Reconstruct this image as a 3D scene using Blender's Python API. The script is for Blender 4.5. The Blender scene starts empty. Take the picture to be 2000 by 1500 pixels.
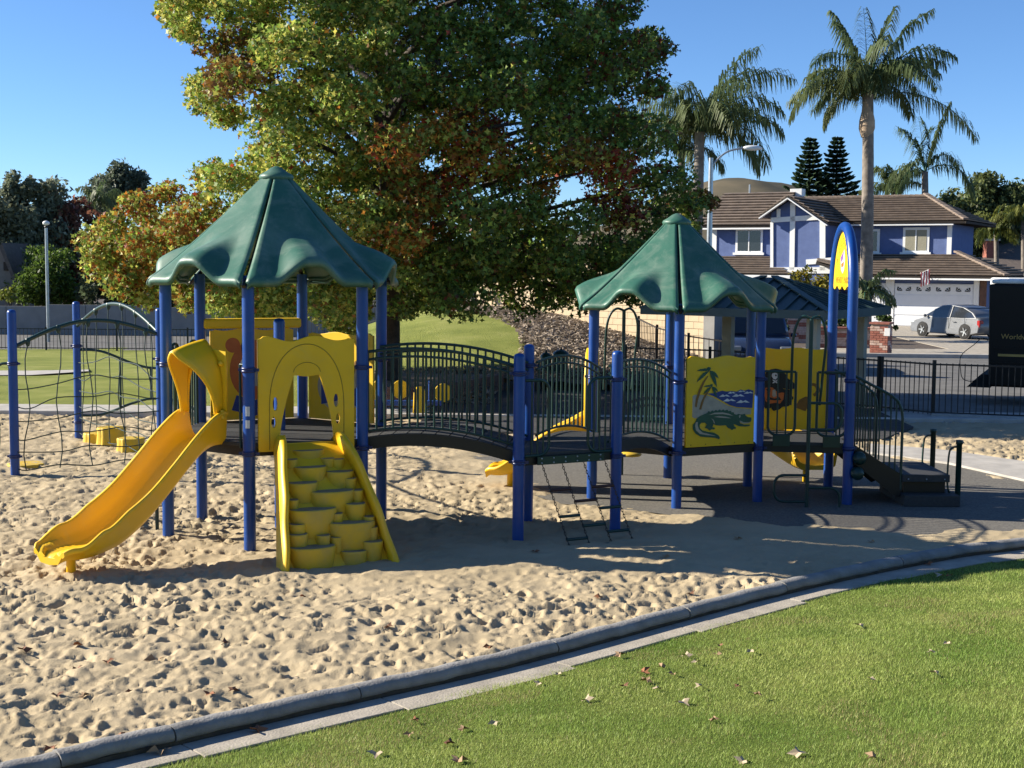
import bpy, math, random
import numpy as np
from mathutils import Matrix, Vector
random.seed(7); RNG = np.random.default_rng(11)
SC = bpy.context.scene
COL = SC.collection
R_ = math.radians
# ------------------------------------------------------------------ camera
F = 2650.0; HC = 3.05
PITCH = math.atan((750 - 520) / F); ROLL = R_(0.5)
_c, _s = math.cos(PITCH), math.sin(PITCH)
FW = np.array([0, _c, -_s]); _u0 = np.array([0, _s, _c]); _r0 = np.array([1.0, 0, 0])
RT = _r0 * math.cos(ROLL) + _u0 * math.sin(ROLL)
UP = -_r0 * math.sin(ROLL) + _u0 * math.cos(ROLL)
EYE = np.array([0, 0, HC])
cam = bpy.data.cameras.new('camera'); camo = bpy.data.objects.new('camera', cam); COL.objects.link(camo)
cam.sensor_width = 36; cam.lens = 36 * F / 2000; cam.clip_end = 5000; cam.clip_start = 0.1
camo.matrix_world = Matrix(((RT[0], UP[0], -FW[0], 0), (RT[1], UP[1], -FW[1], 0), (RT[2], UP[2], -FW[2], HC), (0, 0, 0, 1)))
SC.camera = camo
SC.render.resolution_x = 1024; SC.render.resolution_y = 768
# ------------------------------------------------------------------ sky, sun, exposure
SUN_EL = 25.5; SUN_BACK = 9.5           # sun to the left, a little beyond the play structure
world = bpy.data.worlds.new('World'); SC.world = world; world.use_nodes = True
nt = world.node_tree; nt.nodes.clear()
sky = nt.nodes.new('ShaderNodeTexSky'); sky.sky_type = 'NISHITA'; sky.sun_disc = False
sdir = Vector((-math.cos(R_(SUN_EL)) * math.cos(R_(SUN_BACK)), math.cos(R_(SUN_EL)) * math.sin(R_(SUN_BACK)), math.sin(R_(SUN_EL))))
sky.sun_elevation = R_(SUN_EL); sky.sun_rotation = math.atan2(sdir.x, sdir.y)
sky.altitude = 1200; sky.air_density = 0.85; sky.dust_density = 0.0; sky.ozone_density = 7.0
bg = nt.nodes.new('ShaderNodeBackground'); bg.inputs['Strength'].default_value = 0.078
wo = nt.nodes.new('ShaderNodeOutputWorld')
nt.links.new(sky.outputs[0], bg.inputs['Color']); nt.links.new(bg.outputs[0], wo.inputs['Surface'])
sl = bpy.data.lights.new('sun', 'SUN'); sl.energy = 5.0; sl.angle = R_(0.5); sl.color = (1.0, 0.92, 0.78)
so = bpy.data.objects.new('sun', sl); COL.objects.link(so)
so.rotation_euler = (-sdir).to_track_quat('-Z', 'Y').to_euler(); so.location = (-20, 5, 30)
SC.view_settings.view_transform = 'Standard'; SC.view_settings.look = 'None'
SC.view_settings.exposure = 1.16; SC.view_settings.gamma = 1.0
try: SC.view_settings.use_curve_mapping = False
except Exception: pass

# ------------------------------------------------------------------ pixel -> place (distance from what it touches)
def ray(x, y): return FW + RT * (x - 1000) / F - UP * (y - 750) / F
def G(x, y, z=0.0):
    d = ray(x, y); return EYE + d * ((z - HC) / d[2])
def D(x, y, Y):
    d = ray(x, y); return EYE + d * (Y / d[1])
def DX(x, Y): return (x - 1000) / F * Y
def sstep(a, b, x):
    t = np.clip((np.asarray(x, float) - a) / (b - a), 0, 1); return t * t * (3 - 2 * t)

# ------------------------------------------------------------------ materials
MATS = {}
def _nodes(name):
    m = bpy.data.materials.new(name); m.use_nodes = True
    t = m.node_tree; b = t.nodes['Principled BSDF']; MATS[name] = m
    return m, t, b
def _noise(t, scale, detail=4, rough=0.55, coord='Object', dist=0.0):
    tc = t.nodes.new('ShaderNodeTexCoord'); n = t.nodes.new('ShaderNodeTexNoise')
    n.inputs['Scale'].default_value = scale; n.inputs['Detail'].default_value = detail
    n.inputs['Roughness'].default_value = rough; n.inputs['Distortion'].default_value = dist
    t.links.new(tc.outputs[coord], n.inputs['Vector']); return n
def _ramp(t, src, stops):
    r = t.nodes.new('ShaderNodeValToRGB'); e = r.color_ramp.elements
    e[0].position, e[0].color = stops[0][0], (*stops[0][1], 1); e[1].position, e[1].color = stops[-1][0], (*stops[-1][1], 1)
    for p, c in stops[1:-1]:
        k = e.new(p); k.color = (*c, 1)
    t.links.new(src, r.inputs[0]); return r
def mat(name, c1, c2=None, scale=6, rough=0.5, bump=0.0, bscale=None, spec=0.5, metal=0.0, detail=5, coat=0.0, dust=0.0, dustc=(0.42, 0.36, 0.26)):
    """two-tone procedural paint / stone / plastic with fine relief"""
    m, t, b = _nodes(name)
    c2 = c2 or tuple(x * 0.78 for x in c1)
    n = _noise(t, scale, detail)
    r = _ramp(t, n.outputs['Fac'], [(0.32, c2), (0.68, c1)])
    csrc = r.outputs[0]
    if dust:      # sand dust and scuffs that cling to the paint in streaks and smudges
        nd = _noise(t, 3.4, 9, 0.72, dist=0.8); rd = _ramp(t, nd.outputs['Fac'], [(0.50, (0, 0, 0)), (0.74, (dust, dust, dust))])
        ns = _noise(t, 46, 3, 0.5, dist=2.5); rs = _ramp(t, ns.outputs['Fac'], [(0.66, (0, 0, 0)), (0.74, (dust, dust, dust))])
        mxm = t.nodes.new('ShaderNodeMath'); mxm.operation = 'MAXIMUM'; t.links.new(rd.outputs[0], mxm.inputs[0]); t.links.new(rs.outputs[0], mxm.inputs[1])
        mx = t.nodes.new('ShaderNodeMix'); mx.data_type = 'RGBA'; t.links.new(mxm.outputs[0], mx.inputs[0]); t.links.new(csrc, mx.inputs[6]); mx.inputs[7].default_value = (*dustc, 1); csrc = mx.outputs[2]
    t.links.new(csrc, b.inputs['Base Color'])
    n2 = _noise(t, (bscale or scale * 7), 5)
    rr = t.nodes.new('ShaderNodeMapRange'); rr.inputs[3].default_value = max(0.03, rough - 0.10); rr.inputs[4].default_value = min(1, rough + 0.12)
    t.links.new(n2.outputs['Fac'], rr.inputs[0]); t.links.new(rr.outputs[0], b.inputs['Roughness'])
    b.inputs['Specular IOR Level'].default_value = spec; b.inputs['Metallic'].default_value = metal
    b.inputs['Coat Weight'].default_value = coat
    if bump:
        bm = t.nodes.new('ShaderNodeBump'); bm.inputs['Strength'].default_value = bump; bm.inputs['Distance'].default_value = 0.02
        t.links.new(n2.outputs['Fac'], bm.inputs['Height']); t.links.new(bm.outputs[0], b.inputs['Normal'])
    return m
def leaf_mat(name, trans=0.35, rough=0.5, spec=0.3):
    """colour comes from a per-leaf attribute; thin leaf lets some light through"""
    m, t, b = _nodes(name)
    a = t.nodes.new('ShaderNodeAttribute'); a.attribute_name = 'col'
    t.links.new(a.outputs['Color'], b.inputs['Base Color']); b.inputs['Roughness'].default_value = rough
    b.inputs['Specular IOR Level'].default_value = spec
    tr = t.nodes.new('ShaderNodeBsdfTranslucent'); mx = t.nodes.new('ShaderNodeMixShader'); mx.inputs[0].default_value = trans
    t.links.new(a.outputs['Color'], tr.inputs['Color'])
    t.links.new(b.outputs[0], mx.inputs[1]); t.links.new(tr.outputs[0], mx.inputs[2])
    t.links.new(mx.outputs[0], t.nodes['Material Output'].inputs['Surface'])
    return m

mat('post_blue', (0.005, 0.058, 0.27), (0.004, 0.046, 0.225), 3, 0.34, 0.02, 40, 0.5, dust=0.10, dustc=(0.20, 0.22, 0.28))
mat('clamp_blue', (0.008, 0.022, 0.12), None, 8, 0.35)
mat('yellow', (0.82, 0.51, 0.010), (0.74, 0.45, 0.009), 2.2, 0.45, 0.05, 90, 0.4, dust=0.30, dustc=(0.55, 0.42, 0.12))
mat('yellow_slide', (0.84, 0.50, 0.010), (0.76, 0.44, 0.009), 1.8, 0.40, 0.04, 60, 0.45, dust=0.30, dustc=(0.60, 0.44, 0.13))
mat('yellow_dusty', (0.66, 0.43, 0.015), (0.52, 0.36, 0.045), 5, 0.5, 0.06, 80, 0.35, dust=0.45, dustc=(0.44, 0.34, 0.14))
mat('dusty_top', (0.30, 0.255, 0.15), (0.20, 0.175, 0.11), 14, 0.85, 0.1, 120)
mat('groove', (0.36, 0.25, 0.012), None, 8, 0.6)
mat('canopy_green', (0.036, 0.130, 0.088), (0.028, 0.104, 0.073), 2.0, 0.46, 0.03, 70, 0.42, dust=0.35, dustc=(0.30, 0.33, 0.27))
def _weather():
    m = MATS['canopy_green']; t = m.node_tree; b = t.nodes['Principled BSDF']
    src = b.inputs['Base Color'].links[0].from_socket
    n = _noise(t, 1.6, 6, 0.62, dist=0.6); r = _ramp(t, n.outputs['Fac'], [(0.46, (0, 0, 0)), (0.72, (1, 1, 1))])
    mx = t.nodes.new('ShaderNodeMix'); mx.data_type = 'RGBA'
    mu = t.nodes.new('ShaderNodeMath'); mu.operation = 'MULTIPLY'; mu.inputs[1].default_value = 0.55
    t.links.new(r.outputs[0], mu.inputs[0]); t.links.new(mu.outputs[0], mx.inputs[0])
    t.links.new(src, mx.inputs[6]); mx.inputs[7].default_value = (0.20, 0.27, 0.21, 1)
    t.links.new(mx.outputs[2], b.inputs['Base Color'])
_weather()
mat('rail_green', (0.008, 0.040, 0.033), (0.006, 0.030, 0.025), 6, 0.38, 0.03, 60)
mat('dark_deck', (0.045, 0.046, 0.047), (0.030, 0.031, 0.032), 30, 0.7, 0.3, 160)
mat('black_steel', (0.007, 0.007, 0.008), None, 10, 0.45, 0.05)
mat('chain_steel', (0.03, 0.03, 0.03), (0.06, 0.035, 0.02), 20, 0.5, 0.1, metal=0.5)
mat('rung_red', (0.05, 0.014, 0.010), None, 10, 0.5)
mat('galvanised', (0.42, 0.44, 0.45), (0.33, 0.35, 0.36), 6, 0.35, 0.02, metal=0.7)
mat('lamp_white', (0.78, 0.78, 0.76), None, 3, 0.4)
mat('sticker', (0.62, 0.62, 0.60), (0.5, 0.5, 0.48), 25, 0.6)
mat('art_green', (0.016, 0.085, 0.045), None, 12, 0.5)
mat('art_sand', (0.42, 0.37, 0.28), None, 12, 0.6)
mat('art_blue', (0.012, 0.040, 0.22), None, 12, 0.5)
mat('art_white', (0.70, 0.70, 0.68), None, 12, 0.5)
mat('art_brown', (0.24, 0.11, 0.012), None, 12, 0.5)
mat('art_black', (0.008, 0.008, 0.009), None, 12, 0.5)
mat('art_orange', (0.52, 0.13, 0.020), (0.45, 0.105, 0.016), 12, 0.5)
mat('art_purple', (0.25, 0.10, 0.35), None, 12, 0.5)
mat('rope_green', (0.010, 0.034, 0.030), None, 50, 0.7, 0.2, 300)
mat('concrete', (0.46, 0.43, 0.385), (0.33, 0.31, 0.28), 3.0, 0.85, 0.25, 60)
mat('strip_concrete', (0.40, 0.355, 0.29), (0.27, 0.24, 0.195), 4.5, 0.9, 0.35, 50)
mat('kerb_concrete', (0.29, 0.28, 0.265), (0.19, 0.183, 0.172), 5.5, 0.85, 0.45, 45)
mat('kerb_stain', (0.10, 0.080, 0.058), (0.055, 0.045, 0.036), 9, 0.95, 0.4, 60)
mat('rubber', (0.20, 0.185, 0.158), (0.10, 0.095, 0.086), 40, 0.9, 0.35, 180, 0.2, detail=8)
mat('dark_asphalt', (0.070, 0.070, 0.070), (0.042, 0.042, 0.043), 6, 0.9, 0.3, 70, 0.2)
mat('asphalt', (0.17, 0.165, 0.155), (0.115, 0.112, 0.108), 1.2, 0.9, 0.2, 60, 0.2)
mat('mulch', (0.30, 0.245, 0.19), (0.12, 0.092, 0.072), 9, 0.95, 1.0, 14, 0.1, detail=9)
mat('chip', (0.27, 0.215, 0.17), (0.12, 0.09, 0.07), 2.5, 0.95, 0.2, 40, 0.1)
mat('bark', (0.065, 0.050, 0.038), (0.030, 0.023, 0.018), 9, 0.95, 0.8, 22)
mat('palm_bark', (0.24, 0.205, 0.17), (0.13, 0.11, 0.092), 4, 0.9, 0.5, 10)
mat('palm_shaft', (0.45, 0.33, 0.22), (0.30, 0.22, 0.15), 3, 0.7, 0.3, 20)
mat('block_tan', (0.56, 0.44, 0.29), (0.49, 0.385, 0.255), 5, 0.9, 0.3, 60)
mat('mortar', (0.40, 0.33, 0.24), None, 12, 0.95, 0.2)
mat('wall_grey', (0.24, 0.235, 0.225), (0.19, 0.185, 0.18), 1.6, 0.9, 0.3, 40)
mat('brick_brown', (0.155, 0.085, 0.060), (0.095, 0.052, 0.040), 4, 0.9, 0.35, 60)
mat('brick_red', (0.34, 0.125, 0.085), (0.22, 0.075, 0.055), 7, 0.9, 0.3, 60)
mat('brick_pale', (0.55, 0.42, 0.36), (0.40, 0.26, 0.2), 7, 0.9, 0.3, 60)
mat('house_blue', (0.105, 0.150, 0.315), (0.085, 0.123, 0.268), 3, 0.85, 0.35, 40)
mat('trim_white', (0.80, 0.80, 0.78), (0.74, 0.74, 0.72), 4, 0.55)
mat('tile_roof', (0.22, 0.168, 0.13), (0.13, 0.10, 0.08), 2.2, 0.85, 0.3, 40)
mat('door_white', (0.74, 0.75, 0.77), (0.70, 0.71, 0.73), 3, 0.5)
mat('glass_dark', (0.020, 0.024, 0.030), None, 3, 0.06, 0, None, 0.8)
mat('blind', (0.30, 0.28, 0.20), (0.24, 0.225, 0.16), 20, 0.6)
mat('metal_roof', (0.022, 0.052, 0.050), (0.017, 0.042, 0.041), 2, 0.45, 0.05, 30)
mat('fascia', (0.060, 0.095, 0.090), None, 3, 0.6)
mat('column_tan', (0.42, 0.38, 0.285), (0.37, 0.335, 0.25), 5, 0.8, 0.2, 60)
mat('truck_brown', (0.009, 0.006, 0.004), (0.007, 0.005, 0.003), 2, 0.45, spec=0.25)
mat('truck_gold', (0.50, 0.32, 0.08), None, 6, 0.4)
mat('car_silver', (0.17, 0.175, 0.183), (0.15, 0.155, 0.162), 3, 0.32, metal=0.35, coat=0.3)
mat('car_blue', (0.035, 0.055, 0.115), None, 3, 0.22, metal=0.4, coat=0.6)
mat('tyre', (0.015, 0.015, 0.015), None, 10, 0.85)
mat('lens_red', (0.35, 0.02, 0.02), None, 4, 0.2)
mat('flag_red', (0.30, 0.04, 0.05), None, 8, 0.8)
mat('flag_navy', (0.02, 0.03, 0.10), None, 8, 0.8)
mat('stucco_grey', (0.20, 0.185, 0.165), (0.16, 0.148, 0.132), 3, 0.9, 0.2)
mat('shingle', (0.13, 0.105, 0.090), (0.085, 0.068, 0.060), 5, 0.9, 0.4, 30)
mat('wood_dark', (0.035, 0.027, 0.022), None, 6, 0.8, 0.3)
mat('hill', (0.145, 0.120, 0.080), (0.070, 0.066, 0.048), 0.035, 0.95, 0.5, 0.2, 0.1, detail=9)
mat('soil', (0.10, 0.075, 0.055), (0.06, 0.045, 0.034), 6, 0.95, 0.5)
leaf_mat('leaf', 0.42); leaf_mat('needle', 0.15, 0.6); leaf_mat('blade', 0.40, 0.55); leaf_mat('dry_leaf', 0.15, 0.8)
def _sand():
    m, t, b = _nodes('sand')
    n = _noise(t, 1.1, 6); r = _ramp(t, n.outputs['Fac'], [(0.3, (0.40, 0.320, 0.20)), (0.7, (0.49, 0.395, 0.255))])
    n2 = _noise(t, 210, 4, 0.7); r2 = _ramp(t, n2.outputs['Fac'], [(0.35, (0.80, 0.80, 0.80)), (0.65, (1.08, 1.08, 1.08))])
    mx = t.nodes.new('ShaderNodeMix'); mx.data_type = 'RGBA'; mx.blend_type = 'MULTIPLY'; mx.inputs[0].default_value = 1
    t.links.new(r.outputs[0], mx.inputs[6]); t.links.new(r2.outputs[0], mx.inputs[7])
    t.links.new(mx.outputs[2], b.inputs['Base Color']); b.inputs['Roughness'].default_value = 0.95; b.inputs['Specular IOR Level'].default_value = 0.15
    n3 = _noise(t, 60, 6, 0.65); bm = t.nodes.new('ShaderNodeBump'); bm.inputs['Strength'].default_value = 0.55; bm.inputs['Distance'].default_value = 0.012
    t.links.new(n3.outputs['Fac'], bm.inputs['Height']); t.links.new(bm.outputs[0], b.inputs['Normal'])
_sand()
def _lawn(name, a, c, d, sc):
    m, t, b = _nodes(name)
    n = _noise(t, sc, 7, 0.6); r = _ramp(t, n.outputs['Fac'], [(0.30, a), (0.5, c), (0.72, d)])
    t.links.new(r.outputs[0], b.inputs['Base Color']); b.inputs['Roughness'].default_value = 0.9; b.inputs['Specular IOR Level'].default_value = 0.1
    n3 = _noise(t, 22, 8, 0.75); bm = t.nodes.new('ShaderNodeBump'); bm.inputs['Strength'].default_value = 1.0; bm.inputs['Distance'].default_value = 0.06
    t.links.new(n3.outputs['Fac'], bm.inputs['Height']); t.links.new(bm.outputs[0], b.inputs['Normal'])
_lawn('lawn_far', (0.17, 0.20, 0.045), (0.24, 0.265, 0.065), (0.33, 0.33, 0.11), 0.7)
_lawn('lawn_near', (0.085, 0.125, 0.022), (0.12, 0.165, 0.030), (0.18, 0.20, 0.055), 1.3)

# ------------------------------------------------------------------ mesh helpers
def nrm(v):
    v = np.asarray(v, float); return v / (np.linalg.norm(v) + 1e-12)
class MB:
    def __init__(s): s.v = []; s.f = []; s.sm = []
    def add(s, V, Fc, smooth=False):
        o = len(s.v); s.v.extend([tuple(map(float, p)) for p in V])
        s.f.extend([tuple(i + o for i in f) for f in Fc]); s.sm.extend([smooth] * len(Fc)); return s
    def box(s, c, size, rz=0.0):
        a, b, h = [x / 2 for x in size]; ca, sa = math.cos(rz), math.sin(rz); V = []
        for z in (-h, h):
            for x, y in ((-a, -b), (a, -b), (a, b), (-a, b)): V.append((c[0] + x * ca - y * sa, c[1] + x * sa + y * ca, c[2] + z))
        return s.add(V, [(3, 2, 1, 0), (4, 5, 6, 7), (0, 1, 5, 4), (1, 2, 6, 5), (2, 3, 7, 6), (3, 0, 4, 7)])
    def hexa(s, P): # 8 pts: bottom loop 4, top loop 4
        return s.add(P, [(3, 2, 1, 0), (4, 5, 6, 7), (0, 1, 5, 4), (1, 2, 6, 5), (2, 3, 7, 6), (3, 0, 4, 7)])
    def beam(s, p0, p1, w, h, up=(0, 0, 1)):
        p0 = np.array(p0, float); p1 = np.array(p1, float); d = nrm(p1 - p0); sd = nrm(np.cross(d, up)); u = np.cross(sd, d)
        q = [p + a * sd * w / 2 + b * u * h / 2 for p in (p0, p1) for a, b in ((-1, -1), (1, -1), (1, 1), (-1, 1))]
        return s.hexa(q)
    def prism(s, poly, ext, smooth=False):
        n = len(poly); P = [np.array(p, float) for p in poly]; e = np.array(ext, float)
        V = P + [p + e for p in P]
        return s.add(V, [tuple(range(n))[::-1], tuple(range(n, 2 * n))] + [(i, (i + 1) % n, (i + 1) % n + n, i + n) for i in range(n)], smooth)
    def tube(s, path, r, n=10, closed=False, caps=True):
        P = [np.array(p, float) for p in path]; m = len(P)
        rr = [r] * m if np.isscalar(r) else list(r)
        T = [nrm((P[(i + 1) % m] if (closed or i < m - 1) else P[i]) - (P[i - 1] if (closed or i > 0) else P[i])) for i in range(m)]
        a = np.array([0, 0, 1.0]) if abs(T[0][2]) < 0.9 else np.array([1.0, 0, 0])
        u = nrm(np.cross(T[0], a)); V = []
        for i in range(m):
            u = nrm(u - T[i] * np.dot(u, T[i])); w = np.cross(T[i], u)
            for k in range(n):
                t = 2 * math.pi * k / n; V.append(P[i] + rr[i] * (math.cos(t) * u + math.sin(t) * w))
        Fc = []
        for i in range(m if closed else m - 1):
            j = (i + 1) % m
            for k in range(n): Fc.append((i * n + k, i * n + (k + 1) % n, j * n + (k + 1) % n, j * n + k))
        s.add(V, Fc, True)
        if caps and not closed:
            s.add([V[k] for k in range(n)], [tuple(range(n))[::-1]]); s.add(V[-n:], [tuple(range(n))])
        return s
    def lathe(s, prof, c=(0, 0, 0), n=16, smooth=True):
        V = [(c[0] + r * math.cos(2 * math.pi * k / n), c[1] + r * math.sin(2 * math.pi * k / n), c[2] + z) for r, z in prof for k in range(n)]
        m = len(prof); Fc = [(i * n + k, i * n + (k + 1) % n, (i + 1) * n + (k + 1) % n, (i + 1) * n + k) for i in range(m - 1) for k in range(n)]
        s.add(V, Fc, smooth)
        if prof[0][0] > 1e-4: s.add(V[:n], [tuple(range(n))[::-1]])
        if prof[-1][0] > 1e-4: s.add(V[-n:], [tuple(range(n))])
        return s
    def grid(s, P, smooth=True, closed=False):
        P = np.asarray(P, float); a, b = P.shape[:2]; bb = b if closed else b - 1
        return s.add(P.reshape(-1, 3), [(i * b + j, i * b + (j + 1) % b, (i + 1) * b + (j + 1) % b, (i + 1) * b + j) for i in range(a - 1) for j in range(bb)], smooth)
    def ball(s, c, r, n=12, m=8, sc=(1, 1, 1)):
        P = [[(c[0] + r * sc[0] * math.sin(math.pi * i / m) * math.cos(2 * math.pi * k / n), c[1] + r * sc[1] * math.sin(math.pi * i / m) * math.sin(2 * math.pi * k / n), c[2] + r * sc[2] * math.cos(math.pi * i / m)) for k in range(n)] for i in range(m + 1)]
        return s.grid(np.array(P), True, True)
    def mesh(s, name, m):
        me = bpy.data.meshes.new(name); me.from_pydata(s.v, [], s.f); me.update()
        me.polygons.foreach_set('use_smooth', s.sm); me.materials.append(MATS[m]); return me
def bevel(o, w, seg=2, ang=40):
    b = o.modifiers.new('edge', 'BEVEL'); b.width = w; b.segments = seg; b.limit_method = 'ANGLE'; b.angle_limit = R_(ang); return o
def link(name, me, parent=None, M=None):
    o = bpy.data.objects.new(name, me); COL.objects.link(o)
    if M is not None: o.matrix_basis = M
    if parent is not None:
        o.parent = parent; p = parent
        chain = Matrix.Identity(4)
        # everything is written in world coordinates: undo the parents' own placement
        o.matrix_parent_inverse = WORLD[parent.name].inverted()
        WORLD[o.name] = M.copy() if M is not None else Matrix.Identity(4)
    else: WORLD[o.name] = M.copy() if M is not None else Matrix.Identity(4)
    return o
WORLD = {}
def part(name, mb, m, parent, bev=0, seg=2):
    o = link(name, mb.mesh(name, m), parent)
    if bev: bevel(o, bev, seg)
    return o
def tag(o, label, cat, group=None):
    o['label'] = label; o['category'] = cat
    if group: o['group'] = group
    return o
def thing(name, label, cat, loc, group=None):
    M = Matrix.Translation(Vector([float(x) for x in loc])); o = link(name, None, None, M); o.empty_display_size = 0.2
    return tag(o, label, cat, group)
def struct(o): o['kind'] = 'structure'; return o
def stuff(o): o['kind'] = 'stuff'; return o
_bars = {}
def bar(name, p0, p1, r, m, parent, n=8):
    """one shared unit cylinder, placed between two points"""
    if (m, n) not in _bars: _bars[(m, n)] = MB().tube([(0, 0, 0), (0, 0, 1)], 1.0, n).mesh('bar_' + m, m)
    p0 = Vector([float(x) for x in p0]); p1 = Vector([float(x) for x in p1]); d = p1 - p0
    M = Matrix.Translation(p0) @ d.to_track_quat('Z', 'Y').to_matrix().to_4x4() @ Matrix.Diagonal((r, r, d.length, 1))
    return link(name, _bars[(m, n)], parent, M)
_boxes = {}
def block(name, c, size, rz, m, parent, bev=0.0):
    key = (m, tuple(round(x, 3) for x in size), bev)
    if key not in _boxes:
        _boxes[key] = MB().box((0, 0, 0), size).mesh(name, m)
    return link(name, _boxes[key], parent, Matrix.Translation(Vector([float(x) for x in c])) @ Matrix.Rotation(rz, 4, 'Z'))
def frame(o, ex, ey):
    ex = nrm(ex); ey = nrm(ey); ez = np.cross(ex, ey)
    return Matrix(((ex[0], ey[0], ez[0], o[0]), (ex[1], ey[1], ez[1], o[1]), (ex[2], ey[2], ez[2], o[2]), (0, 0, 0, 1)))
def flat(name, loops, th, m, parent, M, bev=0.0):
    """plate cut to 2-D outlines (inner loops are holes), centred on local z = 0"""
    cu = bpy.data.curves.new(name, 'CURVE'); cu.dimensions = '2D'; cu.fill_mode = 'BOTH'; cu.extrude = max(th / 2 - bev, 0.0002); cu.bevel_depth = bev; cu.bevel_resolution = 1
    cu.offset = -bev
    for L in loops:
        sp = cu.splines.new('POLY'); sp.points.add(len(L) - 1); sp.use_cyclic_u = True
        for q, (x, y) in zip(sp.points, L): q.co = (x, y, 0, 1)
    tmp = bpy.data.objects.new('tmp', cu); me = bpy.data.meshes.new_from_object(tmp); me.name = name
    bpy.data.objects.remove(tmp); bpy.data.curves.remove(cu)
    me.materials.clear(); me.materials.append(MATS[m]); me.transform(M)
    return link(name, me, parent)
def text(name, body, size, m, parent, M, th=0.003, align='CENTER'):
    cu = bpy.data.curves.new(name, 'FONT'); cu.body = body; cu.size = size; cu.extrude = th / 2; cu.align_x = align; cu.align_y = 'CENTER'
    tmp = bpy.data.objects.new('tmp', cu); me = bpy.data.meshes.new_from_object(tmp); me.name = name
    bpy.data.objects.remove(tmp); bpy.data.curves.remove(cu)
    me.materials.clear(); me.materials.append(MATS[m]); me.transform(M)
    return link(name, me, parent)
def ell(cx, cy, a, b, n=24, rot=0.0):
    return [(cx + a * math.cos(t) * math.cos(rot) - b * math.sin(t) * math.sin(rot), cy + a * math.cos(t) * math.sin(rot) + b * math.sin(t) * math.cos(rot)) for t in np.linspace(0, 2 * math.pi, n, endpoint=False)]
def smooth_path(P, k=6):
    """Catmull-Rom through points"""
    P = [np.array(p, float) for p in P]; out = []
    for i in range(len(P) - 1):
        a, b, c, d = P[max(i - 1, 0)], P[i], P[i + 1], P[min(i + 2, len(P) - 1)]
        for j in range(k):
            t = j / k; out.append(0.5 * ((2 * b) + (c - a) * t + (2 * a - 5 * b + 4 * c - d) * t * t + (3 * b - a - 3 * c + d) * t ** 3))
    out.append(P[-1]); return out
def vnoise(x, y, seed=0):
    """lattice value noise, arrays in, arrays out, roughly -1..1"""
    g = np.random.default_rng(seed).uniform(-1, 1, (256, 256)); xi = np.floor(x).astype(int); yi = np.floor(y).astype(int)
    fx = x - xi; fy = y - yi; fx = fx * fx * (3 - 2 * fx); fy = fy * fy * (3 - 2 * fy)
    a = g[xi & 255, yi & 255]; b = g[(xi + 1) & 255, yi & 255]; c = g[xi & 255, (yi + 1) & 255]; d = g[(xi + 1) & 255, (yi + 1) & 255]
    return (a * (1 - fx) + b * fx) * (1 - fy) + (c * (1 - fx) + d * fx) * fy
def raw_mesh(name, V, Fidx, m, cols=None, smooth=False, per=None):
    """fast mesh from arrays; Fidx (n,k)"""
    V = np.asarray(V, np.float32); Fidx = np.asarray(Fidx, np.int32); n, k = Fidx.shape
    me = bpy.data.meshes.new(name); me.vertices.add(len(V)); me.vertices.foreach_set('co', V.ravel())
    me.loops.add(n * k); me.loops.foreach_set('vertex_index', Fidx.ravel())
    me.polygons.add(n); me.polygons.foreach_set('loop_start', np.arange(0, n * k, k, dtype=np.int32))
    try: me.polygons.foreach_set('loop_total', np.full(n, k, np.int32))
    except Exception: pass
    me.update(calc_edges=True)
    if smooth: me.polygons.foreach_set('use_smooth', np.ones(n, bool))
    me.materials.append(MATS[m])
    if cols is not None:
        a = me.color_attributes.new('col', 'FLOAT_COLOR', 'POINT'); c = np.ones((len(V), 4), np.float32); c[:, :3] = cols; a.data.foreach_set('color', c.ravel())
    me.validate(); return me
def rot_frames(n, rng, up_bias=0.0):
    d = rng.normal(size=(n, 3)); d[:, 2] += up_bias; d /= np.linalg.norm(d, axis=1)[:, None]
    a = rng.normal(size=(n, 3)); u = np.cross(d, a); u /= np.linalg.norm(u, axis=1)[:, None]; w = np.cross(d, u)
    return u, w, d
LEAF7 = np.array([(0, -0.5, 0), (0.20, -0.12, 0.03), (0.5, 0.02, 0.10), (0.17, 0.16, 0.02), (0, 0.55, 0.08), (-0.17, 0.16, 0.02), (-0.5, 0.02, 0.10), (-0.20, -0.12, 0.03)])
LEAF4 = np.array([(0, -0.5, 0), (0.26, 0.0, 0.06), (0, 0.5, 0), (-0.26, 0.0, 0.06)])
def leaves(name, pts, size, cols, m, parent, rng, shape=LEAF4, up_bias=0.3, var=0.35):
    pts = np.asarray(pts); n = len(pts); u, w, d = rot_frames(n, rng, up_bias)
    s = size * (1 + var * rng.uniform(-1, 1, n))[:, None, None]
    V = pts[:, None, :] + s * (shape[None, :, 0, None] * u[:, None, :] + shape[None, :, 1, None] * w[:, None, :] + shape[None, :, 2, None] * d[:, None, :])
    k = len(shape); Fi = np.arange(n * k).reshape(n, k)
    return link(name, raw_mesh(name, V.reshape(-1, 3), Fi, m, np.repeat(cols, k, axis=0)), parent)
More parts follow.
